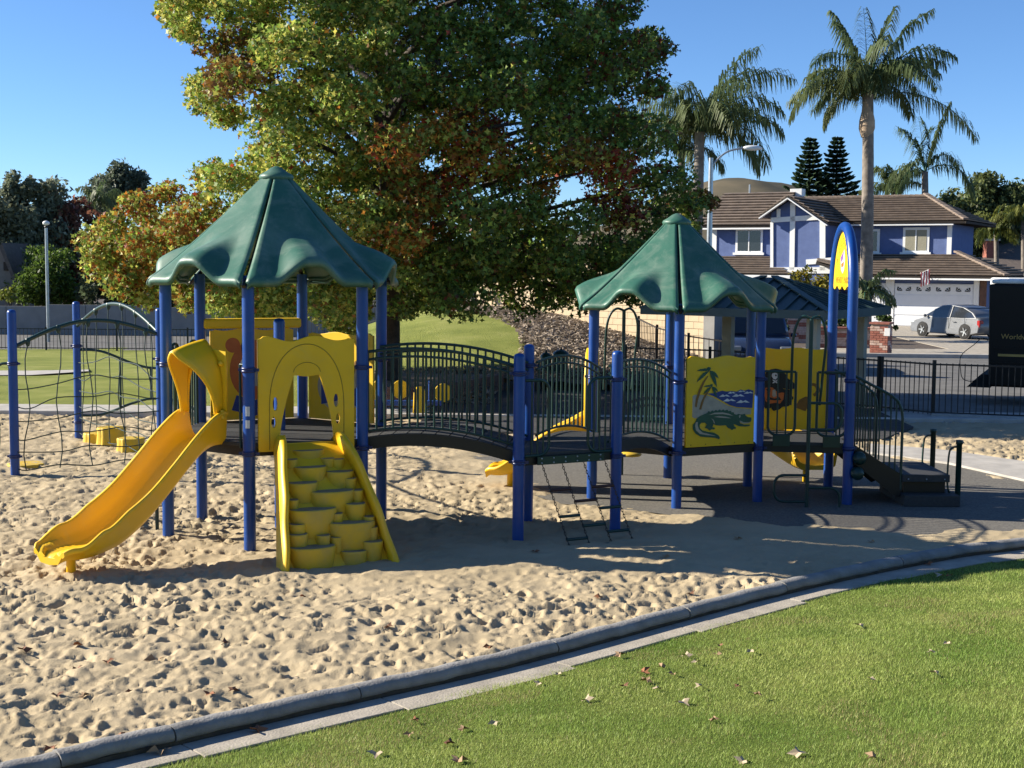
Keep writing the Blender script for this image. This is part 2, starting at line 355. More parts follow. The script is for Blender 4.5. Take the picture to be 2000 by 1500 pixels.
# ================================================================== GROUND
def T(x, y):
    x = np.asarray(x, float); y = np.asarray(y, float)
    m = 1.6 * np.exp(-((x + 0.5) / np.where(x > -0.5, 5.6, 7.0)) ** 2) * sstep(27.5, 45, y) * sstep(10, 5, x)
    d = -0.85 * sstep(30, 60, y) * sstep(-2, -11, x)
    return m + d + 0.03
KX = np.array([-16, -4.7, -2.89, -1.41, 0.02, 2.44, 4.37, 5.76, 9.5, 14, 30.0]); KY = np.array([-3.0, 6.45, 7.98, 9.22, 10.38, 12.65, 14.2, 15.01, 16.7, 18.2, 22.0])
def kerb_pts(step=0.05):
    P = np.array(smooth_path(list(zip(KX, KY)), 60)); return P
KP = kerb_pts()
KS = np.concatenate([[0], np.cumsum(np.linalg.norm(np.diff(KP, axis=0), axis=1))])
def kat(s):
    return np.array([np.interp(s, KS, KP[:, 0]), np.interp(s, KS, KP[:, 1])])
def kdist(x, y):
    """signed distance to the kerb line, positive on the sand side"""
    yk = np.interp(x, KP[:, 0], KP[:, 1]); sl = np.interp(x, KP[:-1, 0], np.diff(KP[:, 1]) / np.maximum(np.diff(KP[:, 0]), 1e-6))
    return (y - yk) / np.sqrt(1 + sl ** 2)
def poly_sd(x, y, P):
    P = np.asarray(P, float); n = len(P); d = np.full(x.shape, 1e9); ins = np.zeros(x.shape, bool)
    for i in range(n):
        a = P[i]; b = P[(i + 1) % n]; e = b - a
        t = np.clip(((x - a[0]) * e[0] + (y - a[1]) * e[1]) / (e @ e), 0, 1)
        d = np.minimum(d, np.hypot(x - a[0] - t * e[0], y - a[1] - t * e[1]))
        if a[1] != b[1]:
            c = ((a[1] > y) != (b[1] > y)) & (x < (b[0] - a[0]) * (y - a[1]) / (b[1] - a[1]) + a[0]); ins ^= c
    return np.where(ins, -d, d)
RUB = [G(*p)[:2] for p in [(905, 892), (985, 950), (1090, 985), (1250, 1000), (1390, 1018), (1560, 1036), (1750, 1046), (1930, 1050)]] + [np.array((8.6, 16.6)), np.array((9.6, 19.3))] + [G(*p)[:2] for p in [(1990, 938), (1860, 905), (1700, 880), (1480, 873), (1230, 878), (1000, 868)]]
WALK = [G(*p)[:2] for p in [(1700, 888), (1850, 908), (2000, 942), (2200, 990), (2200, 935), (2000, 906), (1850, 884), (1700, 871)]]

g = MB(); g.add([(-700, -60, -1.3), (700, -60, -1.3), (700, 900, -1.3), (-700, 900, -1.3)], [(0, 1, 2, 3)])
struct(part('ground', g, 'soil', None))

# ---- sand: trodden surface, thousands of footprints
rng = np.random.default_rng(3)
rows = [7.0]
while rows[-1] < 27.0: rows.append(rows[-1] + 0.0030 * max(rows[-1], 8.5))
rows = np.array(rows); NC = 620
ss = np.linspace(-1, 1, NC)
Y = np.repeat(rows[:, None], NC, 1); X = ss[None, :] * (Y * 0.455 + 0.4)
Z = 0.030 * vnoise(X * 0.55, Y * 0.55, 1) + 0.022 * vnoise(X * 1.7 + 9, Y * 1.7, 2) + 0.016 * (1 - 2 * np.abs(vnoise(X * 3.3, Y * 4.1, 3))) + 0.009 * (1 - 2 * np.abs(vnoise(X * 8, Y * 9, 4))) + 0.004 * vnoise(X * 21, Y * 23, 7)
sdr = poly_sd(X, Y, RUB)
calm = np.clip(0.25 + 0.75 * sstep(0.0, 1.3, sdr), 0, 1)       # flatter where sand thins out over the rubber
# trodden smooth and packed where children land, under the decks
for (cx, cy, r) in ((0.7, 14.6, 1.3), (2.6, 14.9, 1.4), (4.2, 15.5, 1.2), (-1.0, 13.0, 1.2)):
    calm *= 1 - 0.62 * np.exp(-(((X - cx) / (r * 1.3)) ** 2 + ((Y - cy) / r) ** 2))
P_ = np.zeros_like(Z)
def stamp(n, ylo, yhi, L, W, dep):
    for i in range(n):
        u = rng.uniform(); cy = math.sqrt(ylo ** 2 + u * (yhi ** 2 - ylo ** 2)); cx = rng.uniform(-1, 1) * (cy * 0.455 + 0.4)
        l = L * rng.uniform(0.65, 1.3); w = W * rng.uniform(0.65, 1.3); dp = dep * rng.uniform(0.45, 1.25); a = rng.uniform(0, math.pi); sk = rng.uniform(-0.35, 0.35)
        R = max(l, w) * 2.0
        i0, i1 = np.searchsorted(rows, [cy - R, cy + R])
        if i1 - i0 < 2: continue
        hw = cy * 0.455 + 0.4; j0 = int(np.clip((cx - R) / hw * 0.5 * NC + NC / 2, 0, NC - 1)); j1 = int(np.clip((cx + R) / hw * 0.5 * NC + NC / 2 + 2, 1, NC))
        x = X[i0:i1, j0:j1] - cx; y = Y[i0:i1, j0:j1] - cy
        ca, sa = math.cos(a), math.sin(a); p = (x * ca + y * sa) / l; q = (-x * sa + y * ca) / w
        r = np.sqrt(p * p + q * q); r = r * (1 + 0.22 * np.sin(3 * np.arctan2(q, p) + 40 * sk)); pit = -(1 - sstep(0.62, 1.0, r)) * (1 + 1.8 * sk * p); rim = 0.26 * np.exp(-((r - 1.18) / 0.22) ** 2) * (1 + 0.9 * p * np.sign(sk))
        P_[i0:i1, j0:j1] += dp * (pit + rim)
stamp(3400, 7.0, 27, 0.135, 0.070, 0.046)
stamp(7500, 7.0, 27, 0.075, 0.045, 0.038)
stamp(9000, 7.0, 24, 0.040, 0.026, 0.026)
stamp(5000, 7.0, 22, 0.030, 0.024, -0.016)
stamp(2500, 7.0, 22, 0.060, 0.035, -0.020)
P_ = 0.74 * np.maximum(P_, -0.085 + 0.02 * vnoise(X * 6, Y * 6, 8)) * (0.80 + 0.55 * vnoise(X * 0.5, Y * 0.5, 12))
Z = 0.035 + Z * (0.4 + 0.6 * calm) + P_ * calm
kd = kdist(X, Y)
Z = Z - 0.012 * sstep(0.9, 0.1, kd)
nb = 0.28 * vnoise(X * 1.3, Y * 1.3, 5) + 0.13 * vnoise(X * 4.5, Y * 4.5, 6)
Z = Z - 0.10 * sstep(0.05, -0.75, sdr + nb)
sdw = poly_sd(X, Y, WALK); Z = Z - 0.10 * sstep(0.12, -0.1, sdw + 0.3 * nb)
Z = np.where(kd < 0.02, -0.25, Z)
for hx, hy, hr, hh in ((-4.19, 12.93, 0.45, 0.05), (-3.2, 13.6, 0.6, -0.03)):
    Z = Z + hh * np.exp(-((X - hx) ** 2 + (Y - hy) ** 2) / hr ** 2)
V = np.stack([X, Y, Z], -1).reshape(-1, 3); nr = len(rows)
ii = (np.arange(nr - 1)[:, None] * NC + np.arange(NC - 1)[None, :]).ravel()
Fq = np.stack([ii, ii + 1, ii + NC + 1, ii + NC], 1)
keep = ~((kd.reshape(-1)[Fq] < -0.25).all(1)); Fq = Fq[keep]
struct(link('sand', raw_mesh('sand', V, Fq, 'sand', smooth=True)))
SANDX, SANDY, SANDZ = X, Y, Z
def sand_z(x, y):
    i = int(np.clip(np.searchsorted(rows, y), 0, nr - 1)); j = int(np.clip((x / (rows[i] * 0.455 + 0.4) + 1) / 2 * (NC - 1), 0, NC - 1)); return float(Z[i, j])

# ---- rubber safety surfacing under the right-hand tower, concrete walk beside it
m = MB(); m.add([(p[0], p[1], 0.012) for p in RUB], [tuple(range(len(RUB)))]); struct(part('rubber_surfacing', m, 'rubber', None))
m = MB(); m.prism([(p[0], p[1], -0.08) for p in WALK], (0, 0, 0.125)); wk = struct(part('walkway', m, 'concrete', None))
# ---- path at the back edge of the sand
pth = MB(); pth.box((-6, 27.75, -0.03), (46, 1.75, 0.16)); pt = struct(part('path', pth, 'concrete', None))
k2 = MB(); k2.box((-6, 26.80, 0.0), (46, 0.16, 0.24)); struct(part('path_kerb', k2, 'concrete', None, 0.02))
# side path branching over the far lawn
A_ = [G(0, 738)[:2], G(60, 731)[:2], G(175, 722)[:2], G(175, 716)[:2], G(60, 716)[:2], G(0, 718)[:2]]
m = MB(); m.add([(p[0] - (6 if i in (0, 5) else 0), p[1], float(T(p[0], p[1])) + 0.03) for i, p in enumerate(A_)], [tuple(range(6))]); struct(part('side_path', m, 'concrete', None))
# ---- back lawn and mulch bank (one terrain, two covers)
xs = np.concatenate([np.linspace(-60, -16, 23)[:-1], np.linspace(-16, 12, 330)]); ys = np.linspace(28.55, 62, 300)
XX, YY = np.meshgrid(xs, ys); ZZ = T(XX, YY) + 0.03 * vnoise(XX * 0.8, YY * 0.8, 21)
edge = 0.2 - 2.9 * sstep(39, 47, YY)           # lawn / mulch border
edge = edge + 0.35 * vnoise(XX * 1.2, YY * 1.2, 22) + 0.25 * vnoise(XX * 4, YY * 4, 24) - 1.2 * sstep(34, 30, YY)
mul = (XX > edge) | ((YY < 33.5) & (XX > -4.2) & (XX < 8))
ZZ = ZZ + np.where(mul, 0.035 * vnoise(XX * 5, YY * 5, 23), 0)
xr = np.interp(YY, [28, 33.5, 34.5, 40, 47, 62], [8, 4.2, 4.6, 5.9, -0.1, -0.5])
V = np.stack([XX, YY, ZZ], -1).reshape(-1, 3); b = len(xs)
ii = (np.arange(len(ys) - 1)[:, None] * b + np.arange(b - 1)[None, :]).ravel(); Fq = np.stack([ii, ii + 1, ii + b + 1, ii + b], 1)
mf = mul.reshape(-1)[Fq].sum(1) >= 2; rt = (XX <= xr).reshape(-1)[Fq].all(1)
inpl = ((YY < 32.4) & (XX > -4.0) & (XX < 9)).reshape(-1)[Fq].any(1)
struct(link('back_lawn', raw_mesh('back_lawn', V, Fq[~mf & rt & ~inpl], 'lawn_far', smooth=True)))
struct(link('mulch_bank', raw_mesh('mulch_bank', V, Fq[mf & rt & ~inpl], 'mulch', smooth=True)))
# loose wood chips over the bank
n = 26000; cx = rng.uniform(-4, 6, n); cy = rng.uniform(29, 47, n)
ok = (cx > np.interp(cy, [28, 33.5, 34, 39, 43, 47], [-4, -4, 0.2, 0.2, -1.2, -2.6])) & (cx < np.interp(cy, [28, 33.5, 40, 47], [3, 3.5, 5.5, 0])); ok &= (cy > 32.7) | (cx < -0.4); cx, cy = cx[ok], cy[ok]
cc = np.array([0.32, 0.26, 0.20]) * rng.uniform(0.35, 1.5, len(cx))[:, None]
leaves('chip', np.stack([cx, cy, T(cx, cy) + 0.045], -1), 0.17, cc, 'dry_leaf', None, rng, LEAF4 * np.array([0.8, 1, 1]), 2.2)
stuff(bpy.data.objects['chip']); bpy.data.objects['chip'].name = 'wood_chips'
tag(bpy.data.objects['wood_chips'], 'loose brown wood chips strewn over the bank below the tan wall', 'mulch')
# ---- dark paved court between the rubber, the planter wall and the shelter
PAV = [(-1.75, 25.2), (-0.9, 24.3), (0.8, 23.9), (3.0, 23.6), (6.5, 23.6), (7.6, 25.5), (7.7, 28.7), (4.8, 31.6), (2.9, 32.5), (-0.1, 32.55), (-1.62, 28.75), (-1.7, 27.0)]
m = MB(); m.prism([(x, y, -0.12) for x, y in PAV], (0, 0, 0.215)); struct(part('paved_court', m, 'dark_asphalt', None))
# ---- streets
m = MB(); m.add([(2.0, 28.7, -0.02), (60, 22.0, -0.02), (60, 52, -0.02), (-0.5, 52, -0.02)], [(0, 1, 2, 3)]); struct(part('street', m, 'asphalt', None))
m = MB(); m.add([(-80, 60.2, -0.82), (3, 60.2, -0.82), (3, 74, -0.80), (-80, 74, -0.80)], [(0, 1, 2, 3)]); struct(part('far_street', m, 'asphalt', None))
m = MB(); m.prism([(2, 52, -0.1), (70, 52, -0.1), (70, 92, -0.1), (2, 92, -0.1)], (0, 0, 0.10)); struct(part('front_yard_ground', m, 'soil', None))
m = MB(); m.prism([(16.8, 51.5, -0.05), (30, 51.0, -0.05), (31, 76, -0.05), (18.2, 77.5, -0.05)], (0, 0, 0.066)); struct(part('driveway', m, 'strip_concrete', None))
m = MB(); m.prism([(8.5, 47.6, -0.1), (45, 46.2, -0.1), (45, 46.45, -0.1), (8.5, 47.85, -0.1)], (0, 0, 0.22)); struct(part('street_kerb', m, 'concrete', None, 0.02))
m = MB(); m.add([(8.5, 47.9, 0.03), (45, 46.5, 0.03), (45, 52, 0.03), (8.5, 52, 0.03)], [(0, 1, 2, 3)]); struct(part('pavement', m, 'strip_concrete', None))
# ---- hills behind everything
hx = np.linspace(-420, 420, 120); hy = np.linspace(520, 900, 24); HX, HY = np.meshgrid(hx, hy)
prof = 14 + 32 * np.exp(-((HX - 100) / 55) ** 2) + 16 * np.exp(-((HX - 175) / 60) ** 2) + 10 * np.exp(-((HX + 150) / 60) ** 2) + 12 * np.exp(-((HX - 300) / 90) ** 2)
HZ = prof * np.sin(np.clip((HY - 520) / 380, 0, 1) * math.pi) ** 0.7 + 2.2 * vnoise(HX * 0.05, HY * 0.05, 31) + 1.2 * vnoise(HX * 0.17, HY * 0.17, 32) - 2
ii = (np.arange(23)[:, None] * 120 + np.arange(119)[None, :]).ravel()
struct(link('hills', raw_mesh('hills', np.stack([HX, HY, HZ], -1).reshape(-1, 3), np.stack([ii, ii + 1, ii + 121, ii + 120], 1), 'hill', smooth=True)))

# ---- kerb: cast segments with open joints, and the mowing strip
kb = link('kerb', None); struct(kb)
prof = [(-0.062, -0.022), (-0.082, -0.010), (-0.088, 0.014), (-0.074, 0.044), (-0.040, 0.064), (0.008, 0.070), (0.056, 0.056), (0.086, 0.02), (0.09, -0.022)]
s0 = 1.0; r2 = random.Random(5)
joints = [1.0]
while joints[-1] < KS[-1] - 1: joints.append(joints[-1] + r2.choice([0.75, 0.95, 1.1, 1.25, 0.6]) * (1.0 if joints[-1] < 18 else 1.5))
for a, b_ in zip(joints[:-1], joints[1:]):
    gap = r2.choice([0.006, 0.010, 0.018]); nn = 14; pts = []
    dz = r2.uniform(-0.008, 0.008); dl = r2.uniform(-0.008, 0.008)
    for s in np.linspace(a + gap / 2, b_ - gap / 2, nn):
        c = kat(s); t = nrm(kat(s + 0.05) - kat(s - 0.05)); nn_ = np.array([-t[1], t[0]])
        wv = 0.004 * math.sin(s * 9.0) + 0.003 * math.sin(s * 23.0)
        pts.append([(c[0] + nn_[0] * (o + dl + wv), c[1] + nn_[1] * (o + dl + wv), z + dz + 0.5 * wv) for o, z in prof])
    pm = MB().grid(np.array(pts)); pm.add(pts[0], [tuple(range(9))]); pm.add(pts[-1], [tuple(range(9))[::-1]])
    ks_ = part('kerb_segment', pm, 'kerb_concrete', kb)
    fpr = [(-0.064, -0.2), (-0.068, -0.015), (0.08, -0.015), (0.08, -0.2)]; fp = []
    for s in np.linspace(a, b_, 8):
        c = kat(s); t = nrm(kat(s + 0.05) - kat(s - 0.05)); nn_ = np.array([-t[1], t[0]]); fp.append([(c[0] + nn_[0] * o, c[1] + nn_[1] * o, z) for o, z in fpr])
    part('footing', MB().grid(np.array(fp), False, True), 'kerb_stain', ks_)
ms = link('mowing_strip', None); struct(ms)
edges = np.arange(1.0, KS[-1] - 1, 1.55)
for i, (a, b_) in enumerate(zip(edges[:-1], edges[1:])):
    w = 0.24 + 0.12 * ((i * 37) % 5) / 5.0; L = []; Rr = []
    for s in np.linspace(a + 0.004, b_ - 0.004, 8):
        c = kat(s); t = nrm(kat(s + 0.05) - kat(s - 0.05)); nn_ = np.array([-t[1], t[0]])
        L.append(c - nn_ * 0.075); Rr.append(c - nn_ * (0.105 + w))
    poly = [(p[0], p[1], -0.15) for p in L] + [(p[0], p[1], -0.14) for p in Rr[::-1]]
    part('slab', MB().prism(poly, (0, 0, 0.105)), 'strip_concrete', ms, 0.006)

# ---- near lawn: rises from the strip toward the viewer
def lawn_z(s): return -0.085 + 0.095 * s + 0.0118 * s * s
sg = np.concatenate([np.linspace(0.30, 3, 50), np.linspace(3.1, 14, 60)]); ag = np.linspace(0.5, KS[-1] - 6, 260)
C = np.array([kat(a) for a in ag]); Tn = np.array([nrm(kat(a + 0.2) - kat(a - 0.2)) for a in ag]); N2 = np.stack([Tn[:, 1], -Tn[:, 0]], 1)
LX = C[None, :, 0] + N2[None, :, 0] * sg[:, None]; LY = C[None, :, 1] + N2[None, :, 1] * sg[:, None]
LZ = lawn_z(sg)[:, None] + 0.02 * vnoise(LX * 1.1, LY * 1.1, 41) * np.minimum(1, sg[:, None])
ii = (np.arange(len(sg) - 1)[:, None] * len(ag) + np.arange(len(ag) - 1)[None, :]).ravel()
struct(link('near_lawn', raw_mesh('near_lawn', np.stack([LX, LY, LZ], -1).reshape(-1, 3), np.stack([ii, ii + len(ag), ii + len(ag) + 1, ii + 1], 1), 'lawn_near', smooth=True)))
def lawn_pt(n, smin, smax, rg):
    s = smin + (smax - smin) * rg.uniform(0, 1, n) ** 1.0; a = rg.uniform(0.5, KS[-1] - 6.5, n)
    c = np.stack([np.interp(a, KS, KP[:, 0]), np.interp(a, KS, KP[:, 1])], 1); t = np.stack([np.interp(a, ag, N2[:, 0]), np.interp(a, ag, N2[:, 1])], 1)
    p = c + t * s[:, None]; z = lawn_z(s) + 0.02 * vnoise(p[:, 0] * 1.1, p[:, 1] * 1.1, 41) * np.minimum(1, s)
    return np.column_stack([p, z]), s
def in_view(P, mx=0.12):
    d = P - EYE; w = d @ FW; x = (d @ RT) / w * F / 1000; y = -(d @ UP) / w * F / 1000
    return (w > 0.5) & (np.abs(x) < 1 + mx) & (np.abs(y) < 0.75 + mx)
rg = np.random.default_rng(17)
P0, s0_ = lawn_pt(3600000, 0.32, 8.0, rg)
ok = in_view(P0, 0.25); P0 = P0[ok]; dist = np.linalg.norm(P0 - EYE, axis=1)
pk = np.minimum(1, 0.95 * (8.0 / dist) ** 1.2); ok = rg.uniform(0, 1, len(P0)) < pk; P0 = P0[ok][:520000]; dist = dist[ok][:520000]
n = len(P0); hgt = rg.uniform(0.010, 0.027, n) * (1 + 0.35 * vnoise(P0[:, 0] * 3, P0[:, 1] * 3, 44)); wd = 0.0019 * (dist / 8) ** 0.5 * rg.uniform(0.7, 1.3, n)
az = rg.uniform(0, 2 * math.pi, n); ln = rg.uniform(0.1, 0.95, n) * hgt
sx = np.stack([np.cos(az), np.sin(az), np.zeros(n)], 1); ld = np.stack([np.cos(az + 1.57 + rg.normal(0, .5, n)), np.sin(az + 1.57), np.zeros(n)], 1)
V = np.stack([P0 - sx * wd[:, None] - [0, 0, 0.004], P0 + sx * wd[:, None] - [0, 0, 0.004], P0 + ld * ln[:, None] + np.stack([0 * az, 0 * az, hgt], 1)], 1)
pat = np.clip(0.5 + 0.5 * vnoise(P0[:, 0] * 0.9, P0[:, 1] * 0.9, 45) + 0.35 * vnoise(P0[:, 0] * 3.1, P0[:, 1] * 3.1, 46), 0, 1)[:, None]
col = (np.array([0.215, 0.330, 0.060]) * (1 - pat) + np.array([0.430, 0.490, 0.135]) * pat) * rg.uniform(0.65, 1.35, n)[:, None]
dry = rg.uniform(0, 1, n) < 0.06 + 0.30 * (vnoise(P0[:, 0] * 1.9, P0[:, 1] * 1.9, 47) > 0.55); col[dry] = np.array([0.36, 0.30, 0.13]) * rg.uniform(0.7, 1.2, dry.sum())[:, None]
gr = link('grass', raw_mesh('grass', V.reshape(-1, 3), np.arange(3 * n).reshape(n, 3), 'blade', np.repeat(col, 3, axis=0)))
stuff(gr); tag(gr, 'short mown green grass on the slope beside the kerb', 'grass')
print('blades', n)
# ================================================================== PLAY STRUCTURE
LC = np.array([-2.66, 15.35]); RC = np.array([2.185, 18.27]); HR = 1.25; A0 = -94.0
LZ_D, MZ_D, RZ_D = 1.17, 0.99, 0.80          # deck heights
def hexv(c, k, r=HR): a = R_(A0 + 60 * k); return np.array([c[0] + r * math.cos(a), c[1] + r * math.sin(a)])
LV = [hexv(LC, k) for k in range(6)]         # B C D E F A
RV = [hexv(RC, k) for k in range(6)]         # c1 c2 c5 c4 c6 c3
B1 = np.array([0.08, 14.82]); B2 = np.array([0.20, 16.06]); B3 = np.array([1.20, 15.42])
A1 = np.array([4.36, 17.42]); A2 = np.array([4.42, 18.74])
def P3(p, z): return np.array([p[0], p[1], z])
PR = 0.0635
def post(p, ztop, parent, collars=(), cap=True, m='post_blue', name='post'):
    z0 = -0.25; prof = [(PR, z0), (PR, ztop - 0.05)] + ([(PR * 0.98, ztop - 0.035), (PR * 0.85, ztop - 0.012), (PR * 0.5, ztop), (0.001, ztop + 0.004)] if cap else [(PR, ztop)])
    o = part(name, MB().lathe(prof, (p[0], p[1], 0), 20), m, parent)
    for z in collars:
        c = MB(); c.lathe([(PR + .001, -.028), (PR + .014, -.024), (PR + .014, -.006), (PR + .006, 0), (PR + .014, .006), (PR + .014, .024), (PR + .001, .028)], (p[0], p[1], z), 18)
        c.box((p[0] + 0.085, p[1] - 0.01, z), (0.05, 0.022, 0.03)); c.box((p[0] - 0.085, p[1] + 0.01, z), (0.05, 0.022, 0.03))
        part('clamp', c, 'clamp_blue', o)
    return o
def deck(poly, z, parent, name='deck'):
    o = part(name, MB().prism([P3(p, z - 0.035) for p in poly], (0, 0, 0.035)), 'dark_deck', parent)
    s = MB(); n = len(poly); c = np.mean(poly, axis=0)
    for i in range(n):
        a = poly[i] + (c - poly[i]) * 0.015; b = poly[(i + 1) % n] + (c - poly[(i + 1) % n]) * 0.015
        s.beam(P3(a, z - 0.085), P3(b, z - 0.085), 0.012, 0.098)
    part('deck_skirt', s, 'black_steel', o)
    # plank lines of the coated deck: raised slats
    d = nrm(poly[1] - poly[0]); nn = np.array([-d[1], d[0]])
    return o
def canopy(c, zE, rise, parent, R=1.43):
    cp = []
    for k in range(6):
        th = R_(A0 + 60 * k + 30); rho = np.array([math.cos(th), math.sin(th), 0]); tau = np.array([-math.sin(th), math.cos(th), 0])
        NS, NT = 34, 26; P = []
        for i in range(NT):
            t = i / (NT - 1); ap = 0.125 + (R * 0.866 - 0.125) * t; hw = ap * math.tan(R_(30)) - 0.026 - 0.010 * t; row = []
            zc = zE + rise * (1 - t) ** 1.10
            for j in range(NS):
                s = -1 + 2 * j / (NS - 1); b = float(1 - sstep(0.10, 0.58, abs(s + 0.0))) * float(sstep(0.52, 1.0, t)) ** 0.9
                edge = max(0, abs(s) - 0.93) / 0.07
                row.append(np.array([c[0], c[1], 0]) + rho * (ap + 0.07 * b) + tau * hw * s + np.array([0, 0, zc + 0.205 * b - 0.030 * edge * edge]))
            P.append(row)
        rimp = np.array(P[-1]); P.append([p + rho * 0.020 + np.array([0, 0, -0.030]) for p in P[-1]]); P.append([p - rho * 0.010 + np.array([0, 0, -0.060]) for p in P[-3 + 1]])
        o = part('canopy_panel', MB().grid(np.array(P)), 'canopy_green', parent)
        so_ = o.modifiers.new('thick', 'SOLIDIFY'); so_.thickness = 0.022; so_.offset = -1
        part('rolled_rim', MB().tube([p + rho * 0.004 - np.array([0, 0, 0.012]) for p in rimp], 0.024, 10), 'canopy_green', o)
        # fan of moulded grip lines under the wave crest
        # hip rib in the slot between two panels
        a = R_(A0 + 60 * k); e = np.array([math.cos(a), math.sin(a), 0]); cc = np.array([c[0], c[1], 0])
        rib = [cc + e * (0.14 + (R - 0.16) * t) + np.array([0, 0, zE - 0.075 + rise * (1 - t) ** 1.10]) for t in np.linspace(0, 1, 14)]
        part('hip_rib', MB().tube(rib, 0.022, 8), 'black_steel', parent)
    zt = zE + rise
    part('canopy_cap', MB().lathe([(0.10, -0.06), (0.185, -0.03), (0.195, 0.0), (0.185, 0.025), (0.13, 0.055), (0.06, 0.105), (0.02, 0.122), (0.001, 0.124)], (c[0], c[1], zt), 24), 'canopy_green', parent)
def wavy_top(w, h, amp=0.028, n=36):
    return [(x, h + amp * math.sin((x / w + 0.5) * 4 * math.pi + 0.6) - (0.02 if abs(x) > w / 2 - 0.04 else 0)) for x in np.linspace(-w / 2, w / 2, n)]
def edge_frame(a, b, z, off=0.0):
    """local x along edge a->b, y up, z outwards (to the right of a->b when going counter-clockwise)"""
    a = np.asarray(a); b = np.asarray(b); d = nrm(b - a); nrm2 = np.array([d[1], -d[0]]); mid = (a + b) / 2 + nrm2 * off
    return frame((mid[0], mid[1], z), (d[0], d[1], 0), (0, 0, 1)), d, nrm2
def arch_rail(p0, p1, z0, z1, rise, parent, h0=0.10, h1=0.96, n=19, double=True, rb=0.0125):
    """railing with curved rails and upright bars, between two plan points"""
    def zz(t): return z0 + (z1 - z0) * t + rise * 4 * t * (1 - t)
    tt = np.linspace(0, 1, 17)
    pl = lambda h, ex=0.0: [np.array([*(p0 + (p1 - p0) * t), zz(t) + h]) for t in tt]
    part('top_rail', MB().tube(pl(h1), 0.017, 8), 'rail_green', parent)
    if double: part('second_rail', MB().tube(pl(h1 - 0.085), 0.014, 8), 'rail_green', parent)
    part('bottom_rail', MB().tube(pl(h0), 0.015, 8), 'rail_green', parent)
    for i in range(n):
        t = (i + 0.5) / n; q = p0 + (p1 - p0) * t
        bar('baluster', (q[0], q[1], zz(t) + h0), (q[0], q[1], zz(t) + h1), rb, 'rail_green', parent)

# ---- left tower
LT = thing('play_tower', 'tall hexagonal play tower under a wavy green roof, between slide and arched bridge', 'play tower', (LC[0], LC[1], 0), 'roofed play towers')
for k in range(6): post(LV[k], 2.93, LT, (LZ_D - 0.10, 1.95), False)
post(LC + np.array([0.02, 0.0]), 2.44, LT, (), True, name='centre_post')
deck(LV, LZ_D, LT); canopy(LC, 2.89, 1.13, LT)
# chalk scribbles on the sun-side roof panel
th = R_(A0 - 30); rho = np.array([math.cos(th), math.sin(th), 0]); tau = np.array([-math.sin(th), math.cos(th), 0])
def roof_pt(t, s):
    ap_ = 0.125 + (1.43 * 0.866 - 0.125) * t; hw = ap_ * math.tan(R_(30)); return np.array([LC[0], LC[1], 0]) + rho * ap_ + tau * hw * s + np.array([0, 0, 2.89 + 1.13 * (1 - t) ** 1.10]) + (rho * .7 + np.array([0, 0, .7])) * .006
r3 = random.Random(9)
for t0, s0 in ((.46, -.30), (.52, -.42), (.58, -.52), (.64, -.60), (.50, .42), (.60, .50), (.70, .55), (.78, .58), (.86, .60), (.44, -.1), (.72, -.7)):
    pts = [roof_pt(min(.97, t0 + .018 * math.sin(k * 1.1 + r3.uniform(0, 1)) + .004 * k), s0 + .012 * k * (1 if s0 < 0 else .8) + .03 * math.cos(k * 1.3)) for k in range(9)]
    part('chalk_mark', MB().tube(smooth_path(pts, 3), 0.008, 4), 'sticker', LT)
# decals on the front post
for z, h in ((1.52, 0.10), (1.385, 0.085)):
    pl = []
    for a in np.linspace(R_(-112), R_(-72), 6): pl.append([(LV[0][0] + (PR + .0015) * math.cos(a), LV[0][1] + (PR + .0015) * math.sin(a), zz) for zz in (z - h / 2, z + h / 2)])
    part('decal', MB().grid(np.array(pl)), 'sticker', LT)
# arch panel over the climber (edge B-C)
M, d, n_ = edge_frame(LV[0], LV[1], 0)
w = 1.06; top = wavy_top(w, 2.27)
outer = [(-w / 2, 1.08), (w / 2, 1.08)] + top[::-1]
hole = [(-0.30, 1.16)] + [(-0.30 + 0.16 * t ** 1.6, 1.16 + 0.72 * t) for t in np.linspace(0.05, 1, 14)] + [(x, 1.885 - 0.02 * math.cos(x / 0.14 * math.pi / 2)) for x in np.linspace(-0.11, 0.11, 7)] + [(0.30 - 0.16 * t ** 1.6, 1.16 + 0.72 * t) for t in np.linspace(1, 0.05, 14)] + [(0.30, 1.16)]
ap = flat('arch_panel', [outer, hole, ell(-0.345, 1.585, 0.026, 0.07), ell(-0.365, 1.39, 0.024, 0.058), ell(0.325, 1.60, 0.026, 0.07), ell(0.345, 1.40, 0.024, 0.058)], 0.035, 'yellow', LT, M, 0.005)
gr_ = [(-0.41 + 0.0 * t, 1.10 + 0.42 * t) for t in np.linspace(0, 1, 4)] + [(-0.41 * math.cos(t), 1.52 + 0.69 * math.sin(t) ** 0.85) for t in np.linspace(0.05, math.pi - 0.05, 26)] + [(0.41, 1.52 - 0.42 * t) for t in np.linspace(0, 1, 4)]
part('routed_groove', MB().tube([np.array(M @ Vector((x, y, 0.0185))) for x, y in gr_], 0.005, 6), 'groove', ap)
gr2 = [(-0.15 * math.cos(t), 1.90 + 0.115 * math.sin(t)) for t in np.linspace(0.1, math.pi - .1, 14)]
part('routed_groove', MB().tube([np.array(M @ Vector((x, y, 0.0185))) for x, y in gr2], 0.004, 6), 'groove', ap)
